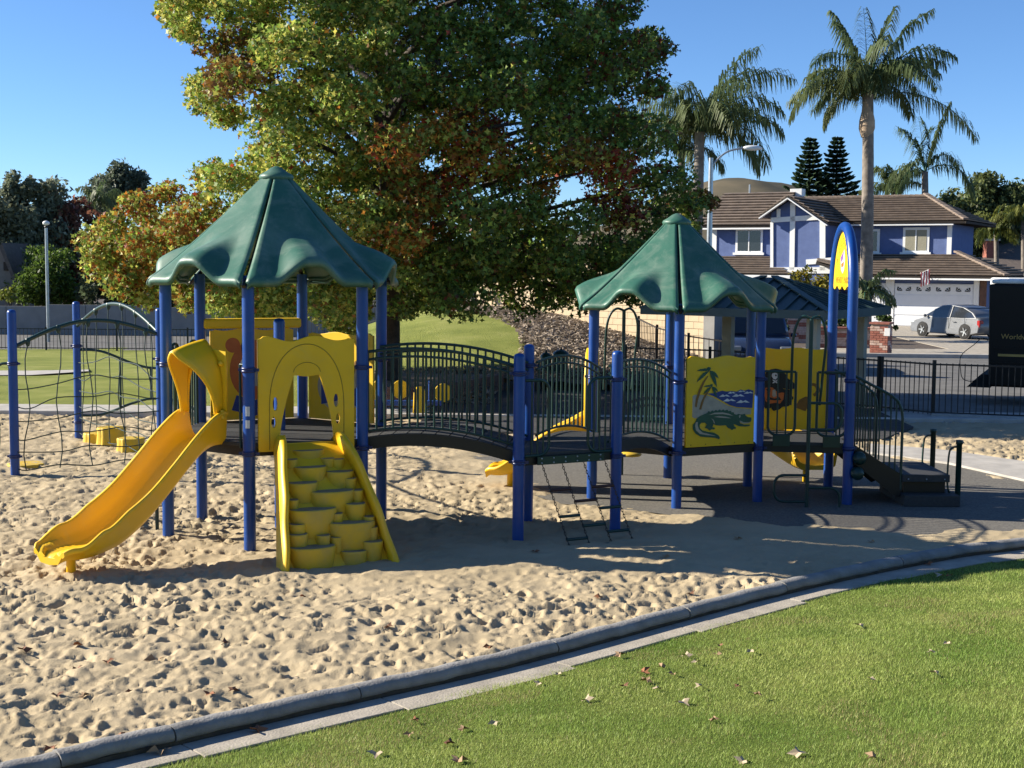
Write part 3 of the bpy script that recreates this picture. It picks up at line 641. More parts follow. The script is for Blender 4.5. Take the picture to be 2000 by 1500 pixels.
# play panels on the back edges (D-E, E-F)
def back_panel(a, b, z0, z1, kind, T_, ledge=False):
    M, d, n_ = edge_frame(a, b, 0); w = 1.02
    o = flat('play_panel', [[(-w / 2, z0), (w / 2, z0)] + wavy_top(w, z1, 0.015)[::-1]], 0.03, 'yellow', T_, M, 0.004)
    Mi = lambda dz: M @ Matrix.Translation((0, 0, -0.0165 - dz))
    if kind == 'face':      # orange animal face on a blue collar
        flat('animal_face', [ell(-0.02, z0 + 0.60, 0.30, 0.36, 30)], 0.003, 'art_orange', o, Mi(0)); flat('ear', [ell(-0.27, z0 + 0.90, 0.09, 0.09)], 0.003, 'art_orange', o, Mi(0)); flat('ear', [ell(0.24, z0 + 0.90, 0.09, 0.09)], 0.003, 'art_orange', o, Mi(0))
        flat('muzzle', [ell(-0.02, z0 + 0.50, 0.15, 0.10)], 0.003, 'art_sand', o, Mi(0.003)); flat('collar', [[(-0.28, z0 + .12), (-0.02, z0 + .04), (0.26, z0 + .12), (0.20, z0 + .30), (-0.02, z0 + .23), (-0.24, z0 + .30)]], 0.003, 'art_blue', o, Mi(0.003))
        for ex in (-0.13, 0.10): flat('eye', [ell(ex, z0 + 0.68, 0.05, 0.06)], 0.003, 'art_white', o, Mi(0.003)); flat('pupil', [ell(ex, z0 + 0.67, 0.022, 0.03)], 0.003, 'art_black', o, Mi(0.006))
        for k in (-0.12, 0, 0.12): flat('stripe', [ell(k, z0 + 0.86, 0.018, 0.07)], 0.003, 'art_black', o, Mi(0.003))
    if kind == 'fish':
        flat('bird_body', [ell(0.0, z0 + 0.40, 0.36, 0.30, 30)], 0.003, 'art_sand', o, Mi(0)); flat('bow_tie', [[(-0.3, z0 + .18), (0, z0 + .25), (0.3, z0 + .18), (0.3, z0 + .42), (0, z0 + .34), (-0.3, z0 + .42)]], 0.003, 'art_blue', o, Mi(0.003))
        for ex in (-0.12, 0.12): flat('eye', [ell(ex, z0 + 0.72, 0.07, 0.11)], 0.003, 'art_white', o, Mi(0.003)); flat('pupil', [ell(ex, z0 + 0.70, 0.03, 0.05)], 0.003, 'art_black', o, Mi(0.006))
        for k in (-0.30, -0.22): flat('stripe', [ell(k, z0 + 0.62, 0.016, 0.12, 14, 0.2)], 0.003, 'art_brown', o, Mi(0.003))
    if ledge: part('shop_ledge', MB().box((0, 0, 0), (1, 1, 1)), 'yellow', o)
    return o
back_panel(LV[2], LV[3], LZ_D + 0.01, LZ_D + 1.06, 'fish', LT)
bp = back_panel(LV[3], LV[4], LZ_D + 0.01, LZ_D + 1.10, 'face', LT)
mid = (LV[3] + LV[4]) / 2; dd = nrm(LV[4] - LV[3])
part('shop_awning', MB().beam(P3(mid - dd * 0.60, LZ_D + 1.17), P3(mid + dd * 0.60, LZ_D + 1.17), 0.14, 0.12), 'yellow', LT, 0.03, 3)
# loop bars guarding the open edge (F-A)
for f0, f1 in ((0.12, 0.34), (0.66, 0.88)):
    a = LV[4] + (LV[5] - LV[4]) * f0; b = LV[4] + (LV[5] - LV[4]) * f1
    loop = smooth_path([P3(a, LZ_D), P3(a, LZ_D + .5), P3(a, LZ_D + .85), P3(a * .8 + b * .2, LZ_D + .97), P3(a * .2 + b * .8, LZ_D + .97), P3(b, LZ_D + .85), P3(b, LZ_D + .5), P3(b, LZ_D)], 5)
    part('hand_loop', MB().tube(loop, 0.018, 8), 'rail_green', LT)
    for f in (0.35, 0.65): q = a + (b - a) * f; bar('baluster', P3(q, LZ_D), P3(q, LZ_D + 0.96), 0.011, 'rail_green', LT)
# bars beside the slide mouth (A-B)
for f in (0.10, 0.90):
    q = LV[5] + (LV[0] - LV[5]) * f; bar('baluster', P3(q, LZ_D - 0.05), P3(q, 2.0), 0.014, 'rail_green', LT)
    e = LV[5] if f < .5 else LV[0]; bar('stub_rail', P3(q, 2.0), P3(e, 2.0), 0.013, 'rail_green', LT)
# curly step ladder of bent green pipe at the open edge
cl = thing('pipe_climber', 'dark green bent pipe step climber standing in the sand behind the slide', 'climber', (-4.0, 15.2, 0))
mA = (LV[4] + LV[5]) / 2; nA = np.array([-1.0, 0.09])
for k, (off, zt) in enumerate(((0.25, 0.85), (0.55, 0.55), (0.85, 0.28))):
    c = mA + nA * off; t_ = np.array([0.0, 1.0])
    part('step_loop', MB().tube(smooth_path([P3(c - t_ * .33, -0.1), P3(c - t_ * .33, zt * .6), P3(c - t_ * .24, zt), P3(c + t_ * .0, zt - 0.05), P3(c + t_ * .24, zt), P3(c + t_ * .33, zt * .6), P3(c + t_ * .33, -.1)], 5), 0.021, 8), 'rail_green', cl)
part('spine', MB().tube(smooth_path([P3(mA, LZ_D - .06), P3(mA + nA * .25, .8), P3(mA + nA * .55, .5), P3(mA + nA * .85, .23), P3(mA + nA * 1.0, -.1)], 6), 0.021, 8), 'rail_green', cl)

# ---- slide (edge A-B)
SM = (LV[5] + LV[0]) / 2; sd = nrm(LV[0] - LV[5]); sn = np.array([sd[1], -sd[0]])
if sn[1] > 0: sn = -sn
SD = nrm(np.array([-4.19, 12.93]) - SM)
SW = np.array([-SD[1], SD[0]])
SL = thing('slide', 'bright yellow plastic slide with ridged exit lip and arched hood at top', 'slide', (-4.1, 13.0, 0), 'yellow slides')
uz = np.array([(0, 1.19), (0.15, 1.185), (0.30, 1.13), (0.5, 0.99), (0.8, 0.75), (1.1, 0.53), (1.4, 0.375), (1.6, 0.325), (1.8, 0.305), (2.0, 0.30), (2.12, 0.315)])
def slide_mesh(uz, org, SD, SW, half=0.27, ridges=True, N=110, wall=0.25):
    u = np.linspace(uz[0, 0], uz[-1, 0], N); P = smooth_path([(a, b, 0) for a, b in uz], 12); P = np.array(P); zz = np.interp(u, P[:, 0], P[:, 1]); uend = uz[-1, 0]; out = []
    for i in range(N):
        x = u[i]; wl = wall * (1 - 0.30 * float(sstep(uend - 0.75, uend - 0.45, x)) - 0.46 * float(sstep(uend - 0.42, uend - 0.10, x)))
        wl += 0.05 * float(sstep(0.35, 0.0, x))
        e = max(0.0, (x - (uend - 0.24)) / 0.24); sc = math.sqrt(max(0.0, 1 - (0.78 * e) ** 2)); h = half * sc * (1 + 0.10 * math.exp(-((x - (uend - 0.28)) / 0.2) ** 2))
        rg_ = 0.009 * (math.sin((x - uend) * 58) ** 2) * float(sstep(uend - 0.42, uend - 0.36, x)) * (1 if ridges else 0)
        cs = [(-h - .012, wl + .012), (-h + .005, wl - .01), (-h + .03, wl * .45), (-h + .065, .05), (-h + .12, .008), (-h * .5, 0), (0, 0), (h * .5, 0), (h - .12, .008), (h - .065, .05), (h - .03, wl * .45), (h - .005, wl - .01), (h + .012, wl + .012), (h + .038, wl + .008), (h + .042, wl - .03), (h + .018, wl - .05), (h + .005, .02), (h - .05, -.055), (0, -.07), (-h + .05, -.055), (-h - .005, .02), (-h - .018, wl - .05), (-h - .042, wl - .03), (-h - .038, wl + .008)]
        if sc < 0.62: cs = [(a, b) for a, b in cs]
        dr = 0.05 * max(0.0, (e - .62) / .38) ** 2; out.append([np.array([*(org + SD * x + SW * a), zz[i] - dr + b + (rg_ if abs(a) < h - .06 and b > -0.01 else 0)]) for a, b in cs])
    mb = MB().grid(np.array(out), True, True); mb.add(out[0], [tuple(range(24))]); mb.add(out[-1], [tuple(range(24))[::-1]]); return mb
part('chute', slide_mesh(uz, SM, SD, SW), 'yellow_slide', SL)
ft = SM + SD * 1.86
part('support_leg', MB().lathe([(0.048, -0.3), (0.045, 0.22), (0.09, 0.26)], (ft[0], ft[1], 0), 14), 'yellow_slide', SL)
# hood
Uw = 0.27; ang = np.linspace(0, math.pi, 31); hood = []
for t in np.linspace(0, 1, 9):
    row = []
    for a in ang:
        s = math.cos(a); k = math.sin(a)
        x = Uw * s * (1 - 0.10 * (1 - k)) ; z = 1.47 + 0.71 * k ** 0.75
        dep = 0.10 + 0.36 * k ** 1.4
        q = SM + SD * (0.03 + dep * t) + SW * x * (1 - 0.12 * t * k)
        row.append((q[0], q[1], z + 0.05 * t * (1 - t) * k - 0.10 * t * k + 0.05 * math.exp(-(s / 0.22) ** 2) * k))
    hood.append(row)
ho = part('hood', MB().grid(np.array(hood)), 'yellow', SL); sm_ = ho.modifiers.new('thick', 'SOLIDIFY'); sm_.thickness = 0.022; sm_.offset = 1
part('hood_rim', MB().tube(hood[-1], 0.016, 8), 'yellow', ho)
Mh = frame((SM[0] + SD[0] * .02, SM[1] + SD[1] * .02, 0), (SW[0], SW[1], 0), (0, 0, 1))
flat('hood_plate', [[(-0.31, 1.46), (-0.25, 1.46)] + [(-0.25 * math.cos(a), 1.52 + 0.57 * math.sin(a) ** .8) for a in np.linspace(0, math.pi, 20)] + [(0.25, 1.46), (0.31, 1.46), (0.31, 2.13), (0.1, 2.15), (-0.1, 2.15), (-0.31, 2.13)]], 0.03, 'yellow', SL, Mh, 0.004)
for s in (-1, 1):
    q = SM + SD * 0.07 + SW * s * 0.285
    part('hood_foot', MB().lathe([(0.034, 0), (0.03, .05), (0.022, .06), (0.022, .09)], (q[0], q[1], 1.42), 12), 'yellow', SL)
    q2 = SM + SD * 0.045 + SW * s * 0.25; part('hood_boss', MB().ball((q2[0], q2[1], 2.0), 0.03, 10, 6), 'yellow', SL)

# ---- moulded rock climber (edge B-C)
CM = (LV[0] + LV[1]) / 2; cd = nrm(LV[1] - LV[0]); cn = np.array([cd[1], -cd[0]])
CLM = thing('rock_climber', 'yellow moulded climbing ramp with rounded dusty footholds below the arch panel', 'climber', (CM[0] + cn[0], CM[1] + cn[1], 0))
def cz2u(z): return 0.06 + 1.08 * (1 - (max(z, 0) / LZ_D)) ** 0.62          # how far out the face is at height z
def CW(z): return 0.285 + 0.265 * (1 - min(max(z, 0), LZ_D) / LZ_D) ** 0.75
face = []
for z in np.linspace(LZ_D, -0.12, 26):
    face.append([np.array([*(CM + cn * (cz2u(z) - 0.10) + cd * s), z]) for s in np.linspace(-CW(z), CW(z), 14)])
part('ramp_face', MB().grid(np.array(face)), 'yellow', CLM)
# side walls
def wall_poly():
    zs = np.linspace(LZ_D + 0.02, 0.0, 24); top = [(cz2u(z) + 0.02 + 0.035 * math.sin(z * 9) * 0.5, z + 0.13 * (0.35 + 0.65 * z / LZ_D)) for z in zs]
    return [(0.03, LZ_D - 0.02), (0.03, LZ_D + 0.12)] + top + [(1.24, -0.14), (0.80, -0.14)] + [(cz2u(z) - 0.28, z) for z in np.linspace(0.05, LZ_D - 0.1, 12)]
for s in (-1, 1):
    rows_ = []
    for z in np.linspace(LZ_D + 0.03, -0.13, 30):
        zz = max(z, 0); u1 = cz2u(zz) + 0.05 + 0.02 * math.sin(zz * 14 + s); u0 = cz2u(zz) - 0.22; i0 = CW(z) - 0.01; o0 = CW(z) + 0.058
        cs = [(u0, i0), (u1 - 0.03, i0), (u1 - 0.005, i0 + 0.018), (u1 + 0.008, (i0 + o0) / 2), (u1 - 0.005, o0 - 0.018), (u1 - 0.03, o0), (u0, o0)]
        lift = 0.12 * (0.35 + 0.65 * zz / LZ_D) if z > 0 else 0.0
        rows_.append([np.array([*(CM + cn * u + cd * s * w_), z + (lift if u > u0 + .01 else 0)]) for u, w_ in cs])
    wm = MB().grid(np.array(rows_), True, True); wm.add(rows_[0], [tuple(range(7))]); wm.add(rows_[-1], [tuple(range(7))[::-1]])
    part('side_wall', wm, 'yellow', CLM)
holds = [(-.215, .24, .215, .20), (.16, .16, .12, .10), (.34, .24, .10, .14), (-.34, .36, .10, .14), (-.10, .33, .07, .11), (.02, .30, .06, .09), (.20, .435, .24, .19), (.375, .37, .065, .12), (-.34, .45, .09, .13), (-.17, .58, .26, .20), (.07, .52, .07, .12), (.29, .60, .12, .16), (.38, .47, .06, .13), (-.37, .67, .07, .12), (.08, .73, .27, .18), (.36, .72, .08, .13), (-.24, .82, .19, .16), (.26, .90, .18, .14), (-.10, .955, .22, .14), (.30, 1.01, .10, .10), (.18, 1.02, .10, .09), (-.34, 1.03, .10, .10), (-.05, 1.10, .24, .10), (.34, .83, .09, .11)]
for (s, z, w, p) in holds:
    kx = CW(z) / 0.44; lo = max(-CW(z), (s - w) * kx); hi = min(CW(z), (s + w) * kx); sc_ = (lo + hi) / 2; w = (hi - lo) / 2
    def ring(zz, f, g):
        u = cz2u(z) - 0.13; return [np.array([*(CM + cn * (u + (p + 0.05) * g * max(0.0, math.sin(a)) ** 0.55) + cd * (sc_ + w * f * math.cos(a))), zz]) for a in np.linspace(0, math.pi, 18)]
    h = 0.30 + 0.16 * w / 0.25
    rings = [ring(z - h, 0.66, 0.86), ring(z - h * .5, 0.88, 0.97), ring(z - 0.02, 1.0, 1.0), ring(z - 0.004, 0.985, 0.985), ring(z, 0.95, 0.955)]
    fo = part('foothold', MB().grid(np.array(rings)), 'yellow_dusty', CLM)
    tp = [p_ + np.array([0, 0, 0.0]) for p_ in rings[-1]]
    part('tread', MB().add(tp, [tuple(range(18))[::-1]]), 'dusty_top', fo)

# ---- bridges
def bridge(p0, p1, q0, q1, z0, z1, rise, label, n, loc):
    """deck between edges p0-p1 (start) and q0-q1 (end)"""
    t_ = thing('arch_bridge', label, 'bridge', loc, 'arched play bridges')
    tt = np.linspace(0, 1, 22); zz = [z0 + (z1 - z0) * t + rise * 4 * t * (1 - t) for t in tt]
    s0a, s1a = p0 + (p1 - p0) * .09, p0 + (p1 - p0) * .91; e0a, e1a = q0 + (q1 - q0) * .09, q0 + (q1 - q0) * .91
    for i in range(11):
        a0, a1 = i / 11 + .004, (i + 1) / 11 - .004; pts = []
        for dz in (-0.03, 0.0):
            for (t, sd_) in ((a0, 0), (a1, 0), (a1, 1), (a0, 1)):
                q = (s0a + (e0a - s0a) * t) if sd_ == 0 else (s1a + (e1a - s1a) * t)
                pts.append(P3(q, z0 + (z1 - z0) * t + rise * 4 * t * (1 - t) + dz))
        part('tread_plank', MB().hexa(pts), 'dark_deck', t_)
    for a, b in ((s0a, e0a), (s1a, e1a)):
        m_ = MB(); L = [P3(a + (b - a) * t, z - 0.01) for t, z in zip(tt, zz)]; Lo = [p - np.array([0, 0, .13]) for p in L]
        d = nrm(b - a); nn = np.array([-d[1], d[0], 0]) * 0.014
        m_.grid(np.array([[l - nn, l + nn, o + nn, o - nn] for l, o in zip(L, Lo)]), False, True)
        part('stringer', m_, 'black_steel', t_)
        arch_rail(a, b, z0, z1, rise, t_, 0.06, 0.93, n, True)
    return t_
bridge(LV[1], LV[2], B1, B2, LZ_D, MZ_D, 0.115, 'dark arched bridge with barred railings next to the yellow rock climber', 19, (-0.7, 15.4, 0))
bridge(B3, B2, RV[0], RV[5], MZ_D, RZ_D, 0.12, 'short dark arched bridge leading to the tower with the crocodile panel', 15, (1.2, 16.6, 0))

# ---- middle landing (three short posts)
ML = thing('landing_platform', 'small three-post blue landing between the two arched bridges', 'platform', (0.5, 15.4, 0))
post(B1, 2.10, ML, (MZ_D - 0.09, 1.88)); post(B2, 2.13, ML, (MZ_D - 0.09, 1.88)); post(B3, 2.10, ML, (MZ_D - 0.09, 1.78))
deck([B1, B3, B2], MZ_D, ML)
for (a, b, f0, f1) in ((B1, B3, 0.06, 0.30), (B1, B3, 0.70, 0.95)):
    p = a + (b - a) * f0; q = a + (b - a) * f1; z0, z1 = MZ_D - 0.03, 1.80; r = 0.13
    o_in = q if f0 < .5 else p; o_out = p if f0 < .5 else q; di = nrm(o_in - o_out)
    lp = [P3(o_out, z1), P3(o_in - di * r, z1)] + [P3(o_in - di * r * (1 - math.sin(t)), z1 - r * (1 - math.cos(t))) for t in np.linspace(0.2, math.pi / 2, 6)] + [P3(o_in - di * r * (1 - math.cos(t)), z0 + r - r * math.sin(t)) for t in np.linspace(0, math.pi / 2, 6)] + [P3(o_out, z0)]
    part('guard_loop', MB().tube(lp, 0.018, 8), 'rail_green', ML)
    for f in (0.28, 0.52, 0.76): w_ = o_out + (o_in - o_out) * f; bar('baluster', P3(w_, z0), P3(w_, z1), 0.011, 'rail_green', ML)
part('mount_plate', MB().beam(P3(B1 + (B3 - B1) * .16 + np.array([.03, -.04]), MZ_D - .085), P3(B1 + (B3 - B1) * .84 + np.array([.03, -.04]), MZ_D - .085), 0.012, 0.09), 'rail_green', ML)
for f in np.linspace(.2, .8, 6):
    q = B1 + (B3 - B1) * f + np.array([.034, -.046])
    for dz in (-.025, .025): part('bolt', MB().ball((q[0], q[1], MZ_D - .085 + dz), 0.011, 8, 5), 'galvanised', ML)
# ---- chain ladder
CH = thing('chain_ladder', 'black chain ladder with short rungs hanging from the landing into the sand', 'ladder', (0.9, 14.6, 0))
fwd = np.array([0.57, -0.82]); tops = [B1 + (B3 - B1) * f + np.array([.04, -.055]) for f in (.20, .40, .62, .84)]
lnk = MB(); lnk.tube([(0.010 * math.cos(t), 0, 0.021 * math.sin(t)) for t in np.linspace(0, 2 * math.pi, 10, endpoint=False)], 0.0036, 5, True); lnkm = lnk.mesh('chain_link', 'chain_steel')
ends = []
for i, tp in enumerate(tops):
    p0 = P3(tp, MZ_D - .13); p1 = P3(tp + np.array([0.30, -0.42]) * 1.05, -0.03); ends.append((p0, p1)); L = np.linalg.norm(p1 - p0); nl = int(L / 0.034); big = MB()
    d = nrm(p1 - p0); sidev = nrm(np.cross(d, (0, 1, 0.2))); oth = np.cross(d, sidev)
    for k in range(nl):
        c = p0 + d * (k + .5) * L / nl; e = sidev if k % 2 else oth
        big.tube([c + 0.0105 * math.cos(t) * e + 0.023 * math.sin(t) * d for t in np.linspace(0, 2 * math.pi, 8, endpoint=False)], 0.0042, 4, True)
    part('chain', big, 'chain_steel', CH)
def chain_at(i, z): p0, p1 = ends[i]; t = (p0[2] - z) / (p0[2] - p1[2]); return p0 + (p1 - p0) * t
for i, j, zs in ((0, 1, (.60, .33, .10)), (1, 2, (.47, .22, .02)), (2, 3, (.60, .38, .14))):
    for k, z in enumerate(zs): bar('rung', chain_at(i, z), chain_at(j, z), 0.017, 'rung_red' if z > .45 else 'rail_green', CH)

# ---- right tower
RT_ = thing('play_tower', 'hexagonal play tower under a green roof, with the crocodile panel on its side', 'play tower', (RC[0], RC[1], 0), 'roofed play towers')
for k in range(6): post(RV[k], 2.60, RT_, (RZ_D - 0.08, 1.62), False)
deck(RV, RZ_D, RT_); canopy(RC, 2.57, 1.08, RT_)
# crocodile panel
M, d, n_ = edge_frame(RV[0], RV[1], 0, 0.015); w = 1.05; z0 = RZ_D - 0.02; H = 1.14
cp = flat('crocodile_panel', [[(-w / 2, z0), (w / 2, z0)] + wavy_top(w, z0 + H, 0.018)[::-1]], 0.035, 'yellow', RT_, M, 0.005)
cp['label'] = 'yellow panel with crocodile, palms and sea'
Ml = lambda k: M @ Matrix.Translation((0, 0, 0.0185 + 0.0022 * k))
def cpx(x, y): return ((x - 145) / 755 * (w - .02) - w / 2 + 0.01, z0 + (1210 - y) / 1085 * H)     # panel art traced in panel units
beach = [(205, 590), (225, 572), (350, 580), (430, 610), (520, 670), (600, 720), (700, 755), (870, 775), (870, 840), (700, 850), (400, 850), (230, 858), (205, 840)]
flat('beach', [[cpx(*p) for p in beach]], .002, 'art_sand', cp, Ml(0))
sea = [(360, 565), (450, 560), (530, 535), (580, 548), (640, 545), (700, 555), (740, 530), (790, 545), (830, 530), (888, 550), (885, 650), (880, 765), (800, 755), (700, 745), (620, 715), (520, 650), (440, 600)]
flat('sea', [[cpx(*p) for p in sea]], .002, 'art_blue', cp, Ml(1))
for (x, y, s) in ((560, 598, 1.0), (640, 565, .75), (715, 602, 1.15), (755, 552, .7), (835, 572, .9), (615, 655, 1.2), (770, 680, 1.25)):
    wv = [(-62, 10), (-20, -18), (0, -2), (22, -14), (62, 12), (30, 10), (10, 4), (-10, 12)]
    flat('wave', [[cpx(x + a * s, y + b * s) for a, b in wv]], .002, 'art_white', cp, Ml(2))
for tr in ([(375, 350), (330, 430), (290, 540), (262, 640), (250, 725), (232, 715), (240, 620), (268, 520), (310, 420), (360, 350)], [(405, 498), (370, 560), (330, 640), (300, 755), (280, 750), (300, 660), (340, 570), (390, 495)]):
    flat('palm_trunk', [[cpx(*p) for p in tr]], .002, 'art_brown', cp, Ml(2))
def frond(cx, cy, ang, L, W): return [cpx(cx + L * t * math.cos(ang) + (W * math.sin(t * math.pi) * sg) * -math.sin(ang), cy + L * t * math.sin(ang) + 60 * (t ** 2) * L / 180 + (W * math.sin(t * math.pi) * (0.6 + 0.4 * (int(t * 12) % 2)) * sg) * math.cos(ang)) for sg, ts in ((1, np.linspace(0, 1, 13)), (-1, np.linspace(1, 0, 13)[1:-1])) for t in ts]
for cx, cy, sc_ in ((385, 285, 1.0), (415, 480, .68)):
    for a, L in ((R_(200), 150), (R_(150), 165), (R_(30), 120), (R_(60), 170), (R_(255), 70)): flat('palm_frond', [frond(cx, cy, a, L * sc_, 22 * sc_)], .002, 'art_green', cp, Ml(3))
croc = [(240, 900), (250, 865), (285, 835), (340, 810), (370, 800), (385, 775), (400, 792), (425, 770), (440, 785), (465, 765), (480, 780), (508, 762), (522, 778), (550, 765), (562, 780), (592, 770), (605, 788), (635, 785), (640, 805), (665, 805), (672, 828), (700, 838), (720, 828), (740, 835), (765, 838), (795, 830), (805, 855), (830, 875), (868, 880), (872, 905), (862, 935), (800, 945), (760, 938), (735, 920), (742, 945), (790, 965), (855, 968), (855, 985), (800, 990), (730, 980), (690, 960), (668, 950), (680, 985), (698, 995), (690, 1012), (670, 1010), (650, 1025), (635, 1008), (605, 995), (580, 960), (520, 962), (470, 955), (440, 940), (430, 975), (462, 985), (450, 1005), (420, 1002), (400, 1018), (380, 998), (345, 980), (365, 940), (345, 915), (305, 915), (285, 940), (290, 980), (320, 1010), (380, 1030), (450, 1045), (500, 1080), (518, 1112), (505, 1128), (460, 1108), (380, 1095), (300, 1085), (240, 1040), (212, 985), (212, 935)]
flat('crocodile', [[cpx(*p) for p in croc]], .002, 'art_green', cp, Ml(3))
for st in ([(385, 825), (450, 800), (540, 800), (610, 820), (660, 850), (600, 835), (540, 822), (450, 818)], [(445, 850), (500, 842), (580, 855), (640, 878), (570, 872), (500, 862)], [(240, 905), (265, 905), (262, 940), (275, 990), (320, 1035), (400, 1060), (470, 1085), (380, 1072), (290, 1050), (245, 1000), (235, 950)], [(735, 910), (780, 935), (850, 940), (850, 950), (780, 952), (742, 935)], [(412, 868), (440, 885), (455, 930), (445, 930), (432, 893)]):
    flat('crocodile_marking', [[cpx(*p) for p in st]], .002, 'art_sand', cp, Ml(4))
flat('eye', [[cpx(*p) for p in [(728, 848), (742, 842), (745, 860), (735, 880), (726, 866)]]], .002, 'art_sand', cp, Ml(4))
# bolts along the lower edge
for x in np.linspace(-w / 2 + .08, w / 2 - .08, 5): part('bolt', MB().ball(tuple(M @ Vector((x, z0 + 0.03, 0.018))), 0.009, 8, 4), 'groove', cp)
part('panel_rail', MB().beam(P3(RV[0], z0 - .03), P3(RV[1], z0 - .03), 0.03, 0.035), 'black_steel', RT_)
# rails on the remaining edges of the tower
for k in (2, 3):
    a, b = RV[k], RV[(k + 1) % 6]; dirn = (b - a)
    if k == 3: arch_rail(a + dirn * .08, a + dirn * .40, RZ_D, RZ_D, 0, RT_, .05, .92, 5, False)
# ---- square entry deck with pirate panel
ED = thing('entry_platform', 'square dark deck with the yellow pirate panel, between tower and welcome arch', 'platform', (3.9, 18.1, 0))
deck([RV[1], A1, A2, RV[2]], RZ_D + 0.003, ED)
M, d, n_ = edge_frame(A2, RV[2], 0, -0.0); w = 1.04; z0 = RZ_D + 0.02
# look from inside: flip so that the art faces the deck
Mp = frame(tuple((A2 + RV[2]) / 2) + (0,), (-d[0], -d[1], 0), (0, 0, 1))
pp = flat('pirate_panel', [[(-w / 2, z0), (w / 2, z0)] + wavy_top(w, z0 + 1.13, 0.012)[::-1]], 0.03, 'yellow', ED, Mp, 0.004)
Ml = lambda k: Mp @ Matrix.Translation((0, 0, 0.0165 + 0.0022 * k))
def ppx(x, y): return ((x - 1020) / 830 * w - w / 2 + 0.02, z0 + (1005 - y) / 960 * 1.13)
flat('beard', [[ppx(1255 + (190 + 14 * math.cos(9 * t)) * math.cos(t), 630 + (135 + 12 * math.cos(9 * t)) * math.sin(t)) for t in np.linspace(0, 2 * math.pi, 60, endpoint=False)] ], .002, 'art_black', pp, Ml(0))
flat('hat', [[ppx(*p) for p in [(1055, 430), (1120, 385), (1150, 330), (1200, 295), (1255, 285), (1320, 300), (1365, 350), (1390, 400), (1440, 430), (1490, 490), (1470, 520), (1400, 530), (1250, 500), (1120, 530), (1050, 515)]]], .002, 'art_black', pp, Ml(1))
flat('face', [[ppx(*p) for p in [(1145, 515), (1245, 505), (1275, 560), (1355, 570), (1345, 650), (1310, 700), (1255, 690), (1190, 705), (1150, 670), (1140, 600)]]], .002, 'art_orange', pp, Ml(2))
flat('eye_patch', [[ppx(*p) for p in [(1250, 470), (1350, 560), (1290, 575), (1215, 500)]]], .002, 'art_black', pp, Ml(3))
flat('moustache', [[ppx(*p) for p in [(1155, 650), (1200, 625), (1250, 640), (1300, 620), (1325, 655), (1250, 660)]]], .002, 'art_black', pp, Ml(3))
flat('nose', [[ppx(*p) for p in [(1225, 540), (1255, 530), (1270, 610), (1240, 625), (1222, 605)]]], .002, 'art_sand', pp, Ml(3))
flat('eyebrow', [[ppx(*p) for p in [(1150, 530), (1205, 525), (1200, 560), (1165, 545)]]], .002, 'art_black', pp, Ml(3))
flat('goatee', [[ppx(*p) for p in [(1215, 700), (1285, 700), (1280, 770), (1245, 790), (1218, 765)]]], .002, 'art_black', pp, Ml(4))
flat('skull', [[ppx(*p) for p in [(1215, 345), (1250, 332), (1282, 350), (1280, 385), (1255, 415), (1232, 408), (1212, 375)]]], .002, 'art_white', pp, Ml(2))
flat('skull_eye', [ell(*ppx(1258, 365), 0.012, 0.014, 12)], .002, 'art_black', pp, Ml(3))
for a in (0.6, -0.6): flat('crossbone', [ell(*ppx(1252, 438), 0.045, 0.010, 12, a)], .002, 'art_white', pp, Ml(2))
hk = [ppx(1668 + 75 * math.cos(t), 530 + 80 * math.sin(t)) for t in np.linspace(R_(-120), R_(80), 14)] + [ppx(1660 + 42 * math.cos(t), 530 + 48 * math.sin(t)) for t in np.linspace(R_(80), R_(-120), 12)]
flat('hook', [hk], .002, 'art_brown', pp, Ml(0)); flat('sleeve', [[ppx(*p) for p in [(1475, 740), (1520, 650), (1590, 610), (1640, 620), (1650, 680), (1590, 785)]]], .002, 'art_brown', pp, Ml(1))
# front guard: two U-loops with bars
for f0, f1 in ((0.10, 0.40), (0.64, 0.97)):
    p = RV[1] + (A1 - RV[1]) * f0; q = RV[1] + (A1 - RV[1]) * f1; di = nrm(q - p); r = 0.12; za, zb = RZ_D + 0.09, 1.72
    lp = [P3(p, zb), P3(p, za + r)] + [P3(p + di * r * (1 - math.cos(t)), za + r - r * math.sin(t)) for t in np.linspace(.2, math.pi / 2, 6)] + [P3(q - di * r * (1 - math.sin(t)), za + r - r * math.cos(t)) for t in np.linspace(0, math.pi / 2, 6)] + [P3(q, zb)]
    part('guard_loop', MB().tube(lp, 0.018, 8), 'rail_green', ED)
    for f in (.34, .66): w_ = p + (q - p) * f; bar('baluster', P3(w_, za), P3(w_, zb), 0.011, 'rail_green', ED)
    part('top_rail', MB().tube([P3(RV[1] if f0 < .5 else A1, zb), P3(q if f0 < .5 else p, zb)], 0.017, 8), 'rail_green', ED)
    c = (p + q) / 2; part('foot_plate', MB().box((c[0], c[1] - .02, RZ_D + .02), (0.22, 0.03, 0.14)), 'rail_green', ED)
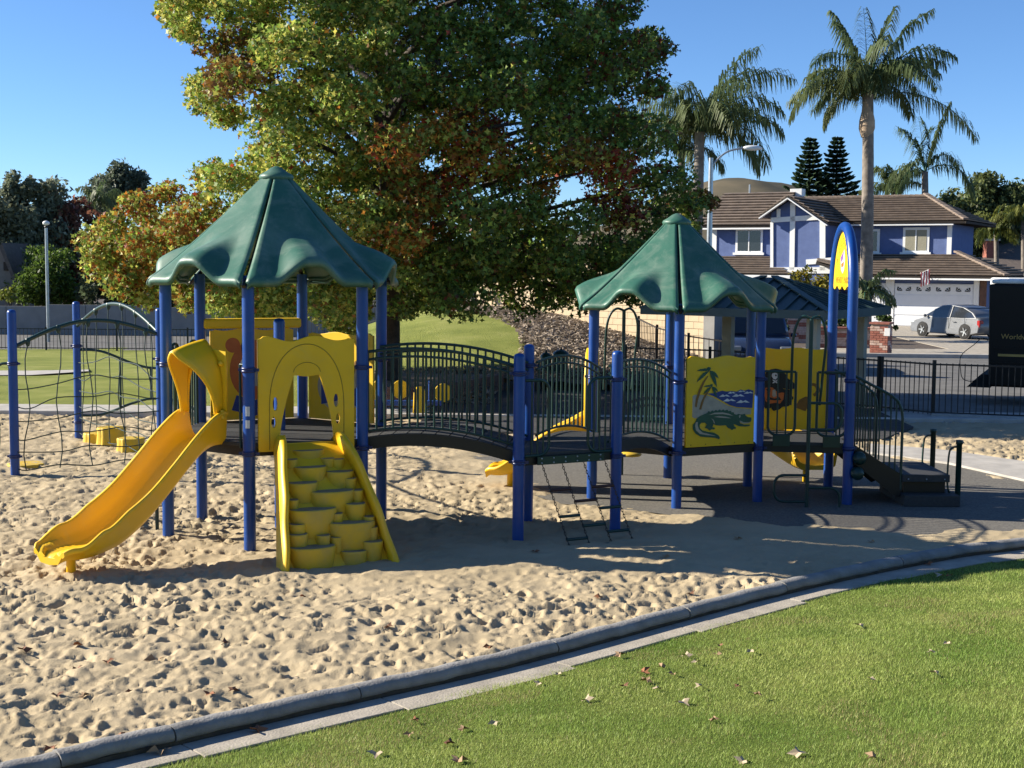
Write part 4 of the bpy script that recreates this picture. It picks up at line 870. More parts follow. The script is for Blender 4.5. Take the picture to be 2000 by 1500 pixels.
# ---- pole ladder with side loops and arched hand hold
def pole_ladder(base, label, ztop, loops, parent_dir, wide, zlow, group):
    t_ = thing('pole_ladder', label, 'ladder', (base[0], base[1], 0), group)
    part('pole', MB().tube([P3(base, -0.2), P3(base, ztop)], 0.026, 12), 'rail_green', t_)
    dx = parent_dir; bk = np.array([-dx[1], dx[0]]) * 0.28
    for s in (-1, 1):
        pts = [P3(base, ztop), P3(base + dx * s * .10 + bk * .1, ztop + .03), P3(base + dx * s * wide * .8 + bk * .2, ztop - .06), P3(base + dx * s * wide + bk * .3, ztop - .28), P3(base + dx * s * wide * .95 + bk * .6, ztop - .7), P3(base + dx * s * wide * .9 + bk * .9, zlow)]
        part('hand_hold', MB().tube(smooth_path(pts, 6), 0.018, 8), 'rail_green', t_)
    for z, s, L in loops:
        q = lambda u, zz: P3(base + dx * s * u, zz)
        part('step_loop', MB().tube([q(0, z), q(L - .12, z)] + [q(L - .12 + .12 * math.sin(a), z - .12 + .12 * math.cos(a)) for a in np.linspace(.2, math.pi / 2, 5)] + [q(L, z - .22)] + [q(L - .12 + .12 * math.cos(a), z - .22 - .12 * math.sin(a)) for a in np.linspace(0.2, math.pi / 2, 5)] + [q(0, z - .34)], 0.018, 8), 'rail_green', t_)
    return t_
pole_ladder(G(1575, 992)[:2], 'dark green pole ladder with side loops in front of the pirate panel', 2.42, ((0.42, -1, .42), (0.26, 1, .42), (1.35, 1, .42)), np.array([1.0, 0.0]), 0.21, RZ_D + 0.5, 'pole ladders')
pl2 = pole_ladder(np.array([1.62, 19.75]), 'dark green pole ladder behind the right tower with yellow foot discs', 2.42, (), np.array([0.97, 0.22]), 0.24, RZ_D + 0.45, 'pole ladders')
for dx_, dy_, z in ((0.12, -0.10, 0.33), (-0.16, 0.05, 0.62)):
    part('foot_disc', MB().lathe([(0.001, -.03), (0.14, -.025), (0.165, 0), (0.15, .022), (0.001, .028)], (1.62 + dx_, 19.75 + dy_, z), 18), 'yellow_dusty', pl2)
# ---- welcome arch
WA = thing('welcome_arch', 'tall blue arch holding a yellow welcome sign above the stair entrance', 'arch', (4.41, 18.07, 0))
axd = nrm(A2 - A1); half = np.linalg.norm(A2 - A1) / 2; mc = (A1 + A2) / 2
pts = [P3(A1, -0.25), P3(A1, 0.8), P3(A1, 2.3)] + [P3(mc + axd * (-half * math.cos(t)), 2.75 + 0.86 * math.sin(t)) for t in np.linspace(0.0, math.pi, 25)] + [P3(A2, 2.3), P3(A2, 0.8), P3(A2, -0.25)]
part('arch_tube', MB().tube(pts, 0.066, 18), 'post_blue', WA)
for p in (A1, A2):
    for z in (RZ_D - .06, 1.62):
        c = MB().lathe([(PR + .003, -.028), (PR + .016, -.024), (PR + .016, .024), (PR + .003, .028)], (p[0], p[1], z), 18); c.box((p[0] + .08, p[1], z), (.05, .02, .03)); part('clamp', c, 'clamp_blue', WA)
fr = nrm(np.array([axd[0], axd[1], 0])); Ms = frame((mc[0], mc[1], 0), -fr, (0, 0, 1))   # local x runs from the far leg to the near leg: sign faces left
hs = half - 0.055
sg_ = [(hs * math.cos(t), 2.75 + 0.79 * math.sin(t)) for t in np.linspace(0.09, math.pi - 0.09, 27)] + [(x, 2.80 + 0.025 * math.cos((x / hs) * 3.5 * math.pi)) for x in np.linspace(-hs * .95, hs * .95, 26)]
sign = flat('sign_board', [sg_], 0.03, 'yellow', WA, Ms, 0.003); sign['label'] = 'yellow welcome sign board with small picture'
M2 = Ms @ Matrix.Translation((0, 0, 0.017))
for i, ch in enumerate('WELCOME'):
    t = math.pi * (0.80 - 0.10 * i); text('letter', ch, 0.12, 'groove', sign, M2 @ Matrix.Translation((hs * .74 * math.cos(t), 2.78 + 0.64 * math.sin(t), 0)) @ Matrix.Rotation((t - math.pi / 2) * .8, 4, 'Z'))
for wd_, x_ in (('WENDY', -0.20), ('PARK', 0.25)): text('lettering', wd_, 0.13, 'groove', sign, M2 @ Matrix.Translation((x_, 2.90, 0)))
flat('emblem', [[(-.15, 3.20), (0.10, 3.31), (.16, 3.17), (.11, 3.04), (.02, 2.99), (-.09, 3.04)]], .002, 'art_white', sign, M2)
flat('emblem_top', [[(-.14, 3.20), (0.09, 3.295), (.02, 3.18), (-.08, 3.14)]], .002, 'art_purple', sign, M2 @ Matrix.Translation((0, 0, .0022)))
flat('emblem_band', [[(-.08, 3.12), (.10, 3.15), (.08, 3.09), (-.06, 3.07)]], .002, 'art_orange', sign, M2 @ Matrix.Translation((0, 0, .0022)))
# green play balls on the near leg
for z, dx_, dy_ in ((0.62, 0.13, -0.06), (0.43, 0.10, -0.10)):
    part('play_ball', MB().ball((A1[0] + dx_, A1[1] + dy_, z), 0.088, 16, 12), 'rail_green', WA)
# ---- stairs and transfer step
ST = thing('stair', 'dark stair with sloping barred handrails below the welcome arch', 'stairs', (4.8, 18.0, 0))
x0, x1 = 4.50, 5.06
for yy in (17.46, 18.70):
    m_ = MB(); m_.prism([(x0 - .08, yy - .012, RZ_D + .0), (x1, yy - .012, 0.40), (x1, yy - .012, 0.12), (x1 - .05, yy - .012, .10), (x0 - .08, yy - .012, 0.56)], (0, .024, 0)); part('stringer', m_, 'black_steel', ST)
    zt = lambda x: 1.64 - (x - x0) * 0.52
    rail = [(x0 - .08, yy, zt(x0 - .08)), (x1 - .16, yy, zt(x1 - .16)), (x1 - .06, yy, zt(x1 - .06) - .03), (x1 - .015, yy, zt(x1) - .10), (x1, yy, zt(x1) - .22), (x1, yy, 0.2)]
    part('handrail', MB().tube(rail, 0.019, 8), 'rail_green', ST)
    for i in range(8):
        x = x0 - .02 + (x1 - x0 - .02) * i / 7.6; bar('baluster', (x, yy, RZ_D - (x - x0) * 0.72 - .02), (x, yy, zt(x)), 0.011, 'rail_green', ST)
for i in range(3): part('tread', MB().box((x0 + .04 + i * .19, 18.08, RZ_D - .17 - i * .15), (.26, 1.2, .04)), 'dark_deck', ST)
TS = thing('transfer_step', 'low black transfer step with two green hand posts at the stair foot', 'step', (5.4, 18.0, 0))
part('platform', MB().box((5.38, 18.0, 0.355), (0.62, 1.16, 0.10)), 'dark_deck', TS, .01); part('riser', MB().box((5.38, 18.02, 0.22), (0.54, 1.06, 0.20)), 'black_steel', TS)
part('lower_step', MB().box((5.42, 17.86, 0.085), (0.72, 1.2, 0.15)), 'dark_deck', TS, .012)
for x in np.linspace(5.15, 5.62, 3): part('bolt', MB().ball((x, 17.418, 0.345), 0.011, 8, 5), 'galvanised', TS)
for (px_, py_) in ((5.82, 17.50), (5.86, 18.72)):
    hp = part('hand_post', MB().lathe([(.036, -.2), (.036, .80), (.046, .80), (.046, .85), (.001, .853)], (px_, py_, 0), 14), 'rail_green', TS)
    part('hand_grip', MB().tube(smooth_path([(px_, py_, .76), (px_ - .09, py_, .75), (px_ - .13, py_, .66), (px_ - .14, py_, .30), (px_ - .10, py_, .16), (px_, py_, .13)], 6), 0.013, 8), 'rail_green', hp)
# ---- two far slides of the right tower
S2 = thing('slide', 'yellow slide running left from the right tower behind the arched bridge', 'slide', (0.5, 18.6, 0), 'yellow slides')
mm = (RV[4] + RV[5]) / 2; s2d = nrm(np.array([-1.0, 0.12])); s2w = np.array([-s2d[1], s2d[0]])
uz2 = np.array([(0, RZ_D + .02), (0.15, RZ_D + .01), (.3, RZ_D - .05), (.6, .60), (.9, .40), (1.1, .30), (1.25, .27), (1.45, .27)])
part('chute', slide_mesh(uz2, mm, s2d, s2w, 0.25, True, 48, 0.22), 'yellow_slide', S2)
q = mm + s2d * 1.12; part('support_leg', MB().lathe([(.05, -.2), (.05, .2), (.09, .25)], (q[0], q[1], 0), 12), 'yellow_slide', S2)
fl = frame((mm[0] + s2d[0] * .02, mm[1] + s2d[1] * .02, 0), (s2w[0], s2w[1], 0), (0, 0, 1))
flat('entry_hood', [[(-.40, RZ_D + .1), (-.29, RZ_D + .1)] + [(-.29 * math.cos(a), RZ_D + .45 + .42 * math.sin(a)) for a in np.linspace(0, math.pi, 16)] + [(.29, RZ_D + .1), (.40, RZ_D + .1), (.44, RZ_D + .8), (.2, RZ_D + 1.1), (0, RZ_D + 1.16), (-.2, RZ_D + 1.1), (-.44, RZ_D + .8)]], .16, 'yellow', S2, fl, .02)
S3 = thing('slide', 'curved yellow slide curling out behind the crocodile panel', 'slide', (3.2, 19.9, 0), 'yellow slides')
c5 = (RV[2] + RV[3]) / 2; outw = nrm(c5 - RC); pts = []
ctr = c5 + outw * 0.25 + np.array([outw[1], -outw[0]]) * 0.75
rows_ = []; NN = 44
a_start = math.atan2(*(c5 + outw * .25 - ctr)[::-1])
for i in range(NN):
    t = i / (NN - 1); a = a_start - t * 2.5; rad = 0.75; zc = RZ_D + .02 - (RZ_D - 0.26) * float(sstep(0.0, 1.0, min(1, t * 1.12)))
    e = np.array([math.cos(a), math.sin(a)]); h = .26; wl = .24 if t < .86 else .24 - .9 * (t - .86)
    cs = [(-h - .02, wl), (-h + .03, wl * .45), (-h + .1, .02), (0, 0), (h - .1, .02), (h - .03, wl * .55), (h + .02, wl + .10), (h + .05, wl + .08), (h + .02, 0), (h - .06, -.06), (-h + .06, -.06), (-h - .02, 0), (-h - .05, wl - .02)]
    rows_.append([np.array([*(ctr + e * (rad + o)), zc + z]) for o, z in cs])
mb = MB().grid(np.array(rows_), True, True); mb.add(rows_[0], [tuple(range(13))]); mb.add(rows_[-1], [tuple(range(13))[::-1]]); part('chute', mb, 'yellow_slide', S3)
for k in (18, 36):
    q = rows_[k][3]; part('support_leg', MB().lathe([(.05, -.2), (.045, q[2] - .08), (.08, q[2] - .05)], (q[0], q[1], 0), 12), 'yellow_slide', S3)

# ---- rope net climber to the left
N1 = np.array([-7.05, 19.1]); N2_ = np.array([-7.49, 23.3]); N3 = np.array([-5.28, 20.3]); N4 = np.array([-5.38, 23.3])
NT_ = thing('rope_net_climber', 'rope net climber hung from two arched green tubes between blue posts', 'climbing net', (-6.4, 20.5, 0))
for p in (N1, N2_, N3): post(p, 2.38, NT_, (1.62, 0.30) if p is not N3 else (1.62,), True)
def arc(a, b, za, zb, rise, n=25): return [np.array([*(a + (b - a) * t), za + (zb - za) * t + rise * math.sin(math.pi * t)]) for t in np.linspace(0, 1, n)]
def net(a, b, za, zb, rise, nv, spread, mt):
    ar = arc(a, b, za, zb, rise); part('arch_tube', MB().tube(ar, 0.030, 10), mt, NT_)
    dv = nrm(b - a); nv_ = np.array([dv[1], -dv[0]]); gridp = []
    for i in range(nv):
        f = 0.10 + 0.80 * i / (nv - 1); top = np.array([*(a + (b - a) * f), za + (zb - za) * f + rise * math.sin(math.pi * f) - .02])
        fb = 0.06 + 0.88 * i / (nv - 1); bot = np.array([*(a + (b - a) * fb + nv_ * spread), 0.10]); col = []
        for k in range(9): t = k / 8; col.append(top + (bot - top) * t + np.array([0, 0, -0.04 * math.sin(math.pi * t)]) + np.array([*(dv * 0.04 * ((i % 2) * 2 - 1) * math.sin(t * math.pi * 3)), 0]))
        gridp.append(col); part('rope', MB().tube(col, 0.0085, 6), 'rope_green', NT_)
        part('rope_clamp', MB().lathe([(.02, -.07), (.035, -.03), (.04, .03), (.02, .05)], tuple(top), 8), 'rail_green', NT_)
    for k in range(3, 9):
        pts = [P3(a, gridp[0][k][2] + .05)] + [g[k] + np.array([0, 0, 0.05 * ((i + k) % 2)]) for i, g in enumerate(gridp)] + [P3(b, gridp[-1][k][2] + .05)]
        part('rope', MB().tube(smooth_path(pts, 4), 0.0085, 6), 'rope_green', NT_)
net(N1, N3, 1.84, 1.98, 0.30, 5, 0.10, 'rail_green')
net(N2_, N3, 1.95, 2.00, 0.42, 6, 0.0, 'rail_green')
BR = thing('balance_rail', 'wavy dark green balance rail with uprights behind the rope net', 'climber', (-5.9, 22.8, 0))
post(N4, 2.38, BR, (1.6,), True)
wav = lambda z, s: smooth_path([P3(N2_ + (N4 - N2_) * f, z + s * dz) for f, dz in ((0, 0), (.2, -.02), (.45, -.22), (.62, -.30), (.85, -.24), (1, -.05))], 6)
part('upper_rail', MB().tube(wav(1.55, 1), 0.022, 8), 'rail_green', BR); part('lower_rail', MB().tube(wav(0.42, -1), 0.022, 8), 'rail_green', BR)
for f, dz in ((.35, -.14), (.60, -.30), (.80, -.26)): q = N2_ + (N4 - N2_) * f; bar('upright', P3(q, .42 - dz), P3(q, 1.55 + dz), 0.020, 'rail_green', BR)
part('upper_rail', MB().tube(smooth_path([P3(N3, 1.5), P3((N3 + LV[4]) / 2, 1.62), P3(LV[4], 1.95)], 6), 0.022, 8), 'rail_green', BR)
part('side_rail', MB().tube(smooth_path([P3(N1, 1.62), P3(N1 + np.array([-.18, -.02]), 1.60), P3(N1 + np.array([-.24, -.03]), 1.4), P3(N1 + np.array([-.22, -.03]), .4), P3(N1 + np.array([-.5, -.03]), .25)], 6), 0.02, 8), 'rail_green', NT_)
# ---- tree-stump steppers
for i, (x, y, rr, h, lb) in enumerate(((190, 868, .22, .20, 'yellow tree-stump stepper, lowest of the three by the rope net'), (218, 873, .23, .33, 'tall yellow tree-stump stepper in the middle of the three by the rope net'), (256, 884, .21, .24, 'yellow tree-stump stepper beside the slide end of the three'), (52, 915, .26, .08, 'low yellow stump stepper at the foot of the outermost blue post'))):
    c = G(x, y); t_ = thing('stump_stepper', lb, 'stepper', (c[0], c[1], 0), 'yellow stump steppers'); n = 40; prof = []
    for zf, rf in ((-.1, 1.12), (0.0, 1.12), (.15, 1.04), (.6, .97), (.93, 1.0), (1.0, .96)):
        prof.append([(c[0] + rr * rf * (1 + .045 * math.sin(13 * a + i) + .03 * math.sin(29 * a)) * math.cos(a), c[1] + rr * rf * (1 + .045 * math.sin(13 * a + i) + .03 * math.sin(29 * a)) * math.sin(a), h * zf if zf > 0 else -.08) for a in np.linspace(0, 2 * math.pi, n, endpoint=False)])
    part('bark_side', MB().grid(np.array(prof), True, True), 'yellow_dusty', t_)
    tp = prof[-1]; part('top', MB().add(tp, [tuple(range(n))]), 'yellow_dusty', t_)
# ---- spring see-saw behind the bridge
SE = thing('spring_rider', 'low blue four-seat spring rider with yellow panels behind the bridge', 'spring rider', (-2.2, 26.0, 0))
part('beam', MB().box((-2.15, 25.9, .42), (1.6, .12, .10)), 'post_blue', SE, .01)
for x, y, z, k in ((-2.95, 25.5, .42, 0), (-2.55, 26.1, .62, 1), (-2.15, 26.1, .66, 2), (-1.75, 25.6, .50, 0), (-1.32, 25.9, .62, 2)):
    M = frame((x, y, z), (1, 0.15 if k != 0 else .7, 0), (0, 0, 1)); sh = ell(0, 0, .17, .18) if k == 2 else [(-.14, -.24), (.14, -.24), (.12, .15), (.06, .26), (-.06, .26), (-.12, .15)]
    flat('seat_panel', [sh], .04, 'yellow', SE, M, .006)
for x in (-2.75, -1.55): part('spring', MB().tube([(x + .07 * math.cos(t), 25.9 + .07 * math.sin(t), .0 + t / 40 * .42) for t in np.linspace(0, 40, 90)], .014, 6), 'rail_green', SE)
for x, y in ((-2.8, 26.1), (-1.6, 26.1)): part('handle', MB().tube([(x, y - .1, .8), (x, y, .82), (x, y + .1, .8)], .016, 8), 'post_blue', SE); part('handle_stem', MB().tube([(x, y, .45), (x, y, .82)], .016, 8), 'post_blue', SE)
# ================================================================== WALLS, FENCES, SHELTER
# ---- brick planter wall round the big tree
PW = thing('planter_wall', 'low brown brick retaining wall round the big tree', 'wall', (-1.9, 28.6, 0))
Wa, Wb, Wc = np.array([-4.1, 28.66]), np.array([-1.85, 28.62]), np.array([-0.3, 32.4])
for (p, q) in ((Wa, Wb), (Wb, Wc)):
    L = np.linalg.norm(q - p); d = (q - p) / L; rz = math.atan2(d[1], d[0]); nrmv = np.array([d[1], -d[0]])
    part('core', MB().box((*((p + q) / 2 - nrmv * .02), .22), (L, .16, .44), rz), 'mortar', PW)
    for r in range(4):
        x = (-0.18 if r % 2 else 0.0)
        while x < L:
            a, b = max(x, 0) + .006, min(x + .36, L) - .006
            if b - a > .06:
                c = p + d * (a + b) / 2; block('brick', (c[0], c[1], .055 + r * .105), (round(b - a, 3), .22, .095), rz, 'brick_brown', PW)
            x += .36
    for k in range(int(L / .4) + 1):
        a, b = k * .4 + .004, min((k + 1) * .4, L) - .004
        if b - a > .05: c = p + d * (a + b) / 2; block('cap_brick', (c[0], c[1], .455), (round(b - a, 3), .27, .06), rz, 'brick_brown', PW)
m = MB(); m.prism([(-4.05, 28.7, .2), (-1.9, 28.7, .2), (-0.35, 32.5, .2), (0.4, 35, .2), (-5, 35, .2)], (0, 0, .235)); struct(part('planter_soil', m, 'mulch', None))
# ---- tan block wall on the bank
TW = thing('block_wall', 'tall sunlit tan block wall on top of the mulch bank', 'wall', (3, 43, 0))
p = np.array([-1.2, 47.6]); q = np.array([5.75, 40.0]); L = np.linalg.norm(q - p); d = (q - p) / L; rz = math.atan2(d[1], d[0]); nv = np.array([d[1], -d[0]])
part('core', MB().box((*((p + q) / 2 - nv * .03), 1.45), (L, .14, 3.0), rz), 'mortar', TW)
BH, BL = 0.205, 0.41
for r in range(15):
    z = 0.02 + r * BH; x = -BL / 2 if r % 2 else 0.0
    while x < L:
        a, b = max(x, 0) + .005, min(x + BL, L) - .005
        c = p + d * (a + b) / 2
        if b - a > .05 and z + BH > float(T(c[0], c[1])) - .15 and z < 2.9: block('block', (c[0], c[1], z + BH / 2), (round(b - a, 3), .2, BH - .012), rz, 'block_tan', TW)
        x += BL
part('end_pillar', MB().box((5.9, 39.85, 1.5), (.42, .42, 3.2), rz), 'wall_grey', TW, .01)
# ---- black park fence
def fence(pts, h, label, step=0.115, each=True, loc=None, mat_='black_steel', name='fence', group='black railings', zf=None, postevery=2.4):
    t_ = thing(name, label, 'fence', (pts[0][0], pts[0][1], 0), group); zf = zf or (lambda x, y: 0.0)
    P = [np.array(p, float) for p in pts]; join = MB()
    for a, b in zip(P[:-1], P[1:]):
        L = np.linalg.norm(b - a); n = max(1, int(round(L / postevery)))
        for i in range(n):
            s, e = a + (b - a) * i / n, a + (b - a) * (i + 1) / n; z0, z1 = zf(*s), zf(*e)
            for hh in (.10, h - .06): part('rail', MB().beam(P3(s, z0 + hh), P3(e, z1 + hh), .03, .035), mat_, t_)
            part('fence_post', MB().box((s[0], s[1], z0 + h / 2), (.065, .065, h + .06)), mat_, t_)
            k = int(np.linalg.norm(e - s) / step)
            for j in range(1, k):
                q = s + (e - s) * j / k; z = z0 + (z1 - z0) * j / k
                if each: bar('picket', P3(q, z + .05), P3(q, z + h - .03), .010, mat_, t_, 6)
                else: join.tube([P3(q, z + .05), P3(q, z + h - .03)], .012, 4)
    part('fence_post', MB().box((P[-1][0], P[-1][1], zf(*P[-1]) + h / 2), (.065, .065, h + .06)), mat_, t_)
    if not each: stuff(part('pickets', join, mat_, t_))
    return t_
fence([(13.6, 26.5), (8.75, 28.05), (7.95, 29.1)], 1.16, 'black metal railing along the street beside the shelter', 0.118)
fence([(7.9, 29.15), (4.7, 32.2), (2.75, 32.9)], 1.16, 'black metal railing seen below the green shelter roof', 0.118)
kk = MB(); kk.beam((13.6, 26.42, 0.03), (8.7, 27.98, 0.03), .25, .12); struct(part('fence_kerb', kk, 'concrete', None))
# brown fence curving down the bank in front of the tan wall
fence([(3.55, 38.2), (3.9, 36.6), (4.6, 35.4), (5.6, 34.9)], 1.0, 'dark brown slatted railing curving down the mulch bank', 0.13, True, None, 'wood_dark', 'fence', None, lambda x, y: float(T(x, y)), 1.3)
fence([(-60, 60), (-30, 60), (-8, 59.5), (-3.0, 56), (1.0, 50.0)], 1.0, 'long black railing behind the far lawn', 0.16, False, None, 'black_steel', 'fence', 'black railings', lambda x, y: float(T(x, y)), 3.0)
for px, Y in ((655, 55.0), (803, 53.0), (874, 51.0)):
    x = DX(px, Y); z = float(T(x, Y)); o = part('gate_pillar', MB().box((x, Y - .4, z + .62), (.42, .42, 1.25)), 'block_tan', None, .01); cpz = MB().box((x, Y - .4, z + 1.28), (.52, .52, .08)); part('pillar_cap', cpz, 'concrete', o)
    tag(o, 'short tan block pillar in the railing, %s' % {655: 'seen just above the yellow shop awning', 803: 'seen to the right of the tree trunk', 874: 'seen at the left foot of the mulch bank'}[px], 'pillar', 'railing pillars')
# ---- grey wall across the far street
GW = thing('street_wall', 'long grey block wall behind the far street', 'wall', (-25, 72.5, -0.8))
for i in range(30):
    x = -62 + i * 2.12
    part('wall_panel', MB().box((x, 72.5 + .02 * (i % 2), -.1 + (.10 if i % 7 > 3 else 0)), (2.10, .2, 1.6)), 'wall_grey', GW)
# ---- picnic shelter
NL = np.array([-.848, .53]); NR = np.array([.53, .848]); N0 = np.array([6.19, 26.5]); Lx, Ly = 4.1, 4.0; ZE, ZA = 2.20, 2.86
SH = thing('picnic_shelter', 'park shelter with dark green ribbed metal hip roof on tan columns', 'shelter', (5.5, 29.2, 0))
cor = [N0, N0 + NR * Ly, N0 + NR * Ly + NL * Lx, N0 + NL * Lx]; cen = N0 + NR * Ly / 2 + NL * Lx / 2; rg_ = [cen - NL * .12, cen + NL * .12]
def face_pts(a, b, ra, rb): return [P3(a, ZE), P3(b, ZE), P3(rb, ZA), P3(ra, ZA)]
for a, b, ra, rb in ((cor[3], cor[0], rg_[1], rg_[0]), (cor[0], cor[1], rg_[0], rg_[0]), (cor[1], cor[2], rg_[0], rg_[1]), (cor[2], cor[3], rg_[1], rg_[1])):
    f = face_pts(a, b, ra, rb); rf = part('roof_face', MB().prism(f, (0, 0, -.04)), 'metal_roof', SH)
    n = 13
    for i in range(1, n):
        t = i / n; e = f[0] + (f[1] - f[0]) * t
        # rib runs straight up the slope until it meets the hip
        up = (f[2] + f[3]) / 2 - (f[0] + f[1]) / 2; ed = nrm(f[1] - f[0]); up = up - ed * np.dot(up, ed)
        lim = min(1, t / 0.5, (1 - t) / 0.5); top = e + up * lim
        part('rib', MB().beam(e + np.array([0, 0, .02]), top + np.array([0, 0, .02]), .03, .045), 'metal_roof', rf)
    part('fascia', MB().beam(P3(a, ZE - .05), P3(b, ZE - .05), .04, .17), 'fascia', SH)
for a, r in ((cor[0], rg_[0]), (cor[1], rg_[0]), (cor[2], rg_[1]), (cor[3], rg_[1])): part('hip_cap', MB().beam(P3(a, ZE + .02), P3(r, ZA + .03), .16, .03), 'fascia', SH)
for fa, fb in ((.12, .12), (.12, .88), (.88, .12), (.88, .88)):
    q = N0 + NL * Lx * fa + NR * Ly * fb; part('column', MB().box((q[0], q[1], 1.05), (.23, .23, 2.2), math.atan2(NR[1], NR[0])), 'column_tan', SH, .012)
# ---- litter bin and barbecue post on the bank side
for x, y, w, h, lb in ((1095, 762, .36, 0.95, 'dark green litter bin standing at the foot of the mulch bank'), (1066, 762, .26, .88, 'dark green low bin with domed lid next to the taller bin')):
    c = G(x, y); t_ = thing('litter_bin', lb, 'litter bin', (c[0], c[1], 0)); part('body', MB().lathe([(w * .38, 0), (w * .45, .05), (w * .5, h - .12), (w * .5, h - .1)], (c[0], c[1], 0), 16), 'rail_green', t_)
    part('lid', MB().lathe([(w * .56, h - .1), (w * .56, h - .02), (w * .3, h + .04), (.03, h + .06), (.02, h + .12), (.001, h + .12)], (c[0], c[1], 0), 16), 'rail_green', t_)

# ================================================================== HOUSE
PH = R_(30); HO = np.array([20.6, 73.4, 0.0]); HU = np.array([math.cos(PH), -math.sin(PH), 0]); HN = np.array([-math.sin(PH), -math.cos(PH), 0])
def HW(u, v, z): return HO + HU * u + HN * v + np.array([0, 0, z])
def HP(x, y, v):
    """(u, z) where the sight line meets the facade plane that stands v metres forward"""
    d = ray(x, y); o = HO + HN * v; t = ((o - EYE) @ HN) / (d @ HN); p = EYE + d * t; return float((p - HO) @ HU), float(p[2])
HS = thing('blue_house', 'two-storey blue house with white trim, brown tiled roof and double garage', 'house', tuple(HW(-3, -4, 0)))
def hbox(name, u0, u1, v0, v1, z0, z1, m, parent=HS, bev=0):
    P = [HW(u, v, z) for z in (z0, z1) for u, v in ((u0, v0), (u1, v0), (u1, v1), (u0, v1))]; return part(name, MB().hexa(P), m, parent, bev)
def tiles(name, e0, e1, r0, r1, courses, parent=HS, th=.15):
    """roof plane eave e0-e1 to ridge r0-r1, laid in overlapping courses"""
    e0, e1, r0, r1 = [np.array(x, float) for x in (e0, e1, r0, r1)]; nn = nrm(np.cross(e1 - e0, r0 - e0)); nn = nn if nn[2] > 0 else -nn
    rf = part(name, MB().prism([e0, e1, r1, r0], -nn * .12), 'wood_dark', parent)  # deck coloured dark so the gaps below the courses look shaded
    for i in range(courses):
        a, b = i / courses, (i + 1.12) / courses; b = min(b, 1.0)
        A, B = e0 + (r0 - e0) * a, e1 + (r1 - e1) * a; C, D_ = e1 + (r1 - e1) * b, e0 + (r0 - e0) * b
        part('tile_course', MB().hexa([A + nn * .075, B + nn * .075, C, D_, A + nn * th, B + nn * th, C + nn * .02, D_ + nn * .02]), 'tile_roof', rf)
    return rf
def window(u0, u1, z0, z1, v, parent=HS, blind=False):
    o = hbox('window', u0 - .14, u1 + .14, v, v + .06, z0 - .12, z1 + .14, 'trim_white', parent)
    hbox('pane', u0, (u0 + u1) / 2 - .03, v + .061, v + .075, z0, z1, 'blind' if blind else 'glass_dark', o); hbox('pane', (u0 + u1) / 2 + .03, u1, v + .061, v + .075, z0, z1, 'blind' if blind else 'glass_dark', o)
    hbox('mullion', (u0 + u1) / 2 - .03, (u0 + u1) / 2 + .03, v + .061, v + .10, z0, z1, 'trim_white', o); hbox('sill', u0 - .26, u1 + .26, v, v + .16, z0 - .24, z0 - .10, 'trim_white', o)
    return o
VU = -3.2                                         # upper wall plane
uL = HP(1385, 480, VU)[0]; uGl = HP(1505, 480, -0.6)[0]; uGr = HP(1611, 480, -0.6)[0]; uR = HP(1858, 470, VU)[0]
zUe = HP(1730, 437, VU + .5)[1]; zUb = HP(1730, 497, VU)[1]; zRidge = HP(1680, 386, -7.2)[1]
hbox('upper_wall', uL, uR, -9, VU, 0.0, zUe - .02, 'house_blue')
# lower storey front: garage block
uGa = HP(1655, 600, 0)[0]; uGz = HP(1926, 600, 0)[0]; zGe = HP(1800, 542, 1.1)[1]
hbox('garage_wall', uGa, uGz, VU, 0, 0, zGe - .05, 'house_blue')
ud0, zd = HP(1748, 553, .02); ud1 = HP(1902, 553, .02)[0]
gd = hbox('garage_door', ud0, ud1, .02, .06, 0.02, zd, 'door_white')
for i in range(4): hbox('door_section', ud0 + .05, ud1 - .05, .061, .085, .06 + i * zd / 4, (i + 1) * zd / 4 - .04, 'door_white', gd)
for i in range(4):
    for sgn in (-1, 1):
        cu_ = ud0 + (ud1 - ud0) * (i + .5) / 4; Mx = frame(tuple(HW(cu_ + sgn * .28, .09, zd - .42)), tuple(HU), (0, 0, 1))
        for a0 in (0.1, .62, 1.14):
            a = [(.05 * math.cos(t), .05 * math.sin(t)) for t in (a0, a0 + .36)]; b = [(.30 * math.cos(t), .24 * math.sin(t)) for t in (a0 + .36, a0)]
            pl_ = a + b; pl_ = [(-sgn * x + sgn * .1, y) for x, y in pl_]; flat('fan_light', [pl_], .01, 'glass_dark', gd, Mx)
us0 = HP(1676, 560, .02)[0]; us1 = HP(1730, 560, .02)[0]; sd_ = hbox('single_garage_door', us0, us1, .02, .06, .02, zd, 'door_white')
for i in range(4): hbox('door_section', us0 + .05, us1 - .05, .061, .085, .06 + i * zd / 4, (i + 1) * zd / 4 - .04, 'door_white', sd_)
for a, b in ((us1, ud0), (ud1, ud1 + .32)): hbox('door_trim', a + .02, b - .02, 0.0, .10, 0, zd + .3, 'trim_white')
hbox('stone_pier', ud1 + .34, uGz, 0.0, .14, 0, zGe - .1, 'brick_brown')
eL = HP(1625, 540, 1.1)[0]; eR = HP(1968, 540, 1.1)[0]; uTop = HP(1905, 497, VU)[0]
hbox('gutter_board', eL, eR, 1.04, 1.14, zGe - .12, zGe + .07, 'trim_white')
tiles('garage_roof', HW(eL, 1.17, zGe + .08), HW(eR, 1.17, zGe + .08), HW(eL, VU + .02, zUb), HW(uTop - 1.0, VU + .02, zUb), 9)
# right hip return of the garage roof
tiles('garage_roof_hip', HW(eR, 1.17, zGe + .08), HW(eR, -8, zGe + .08), HW(uTop - 1.0, VU, zUb), HW(uTop - 1.0, -6, zUb), 9)
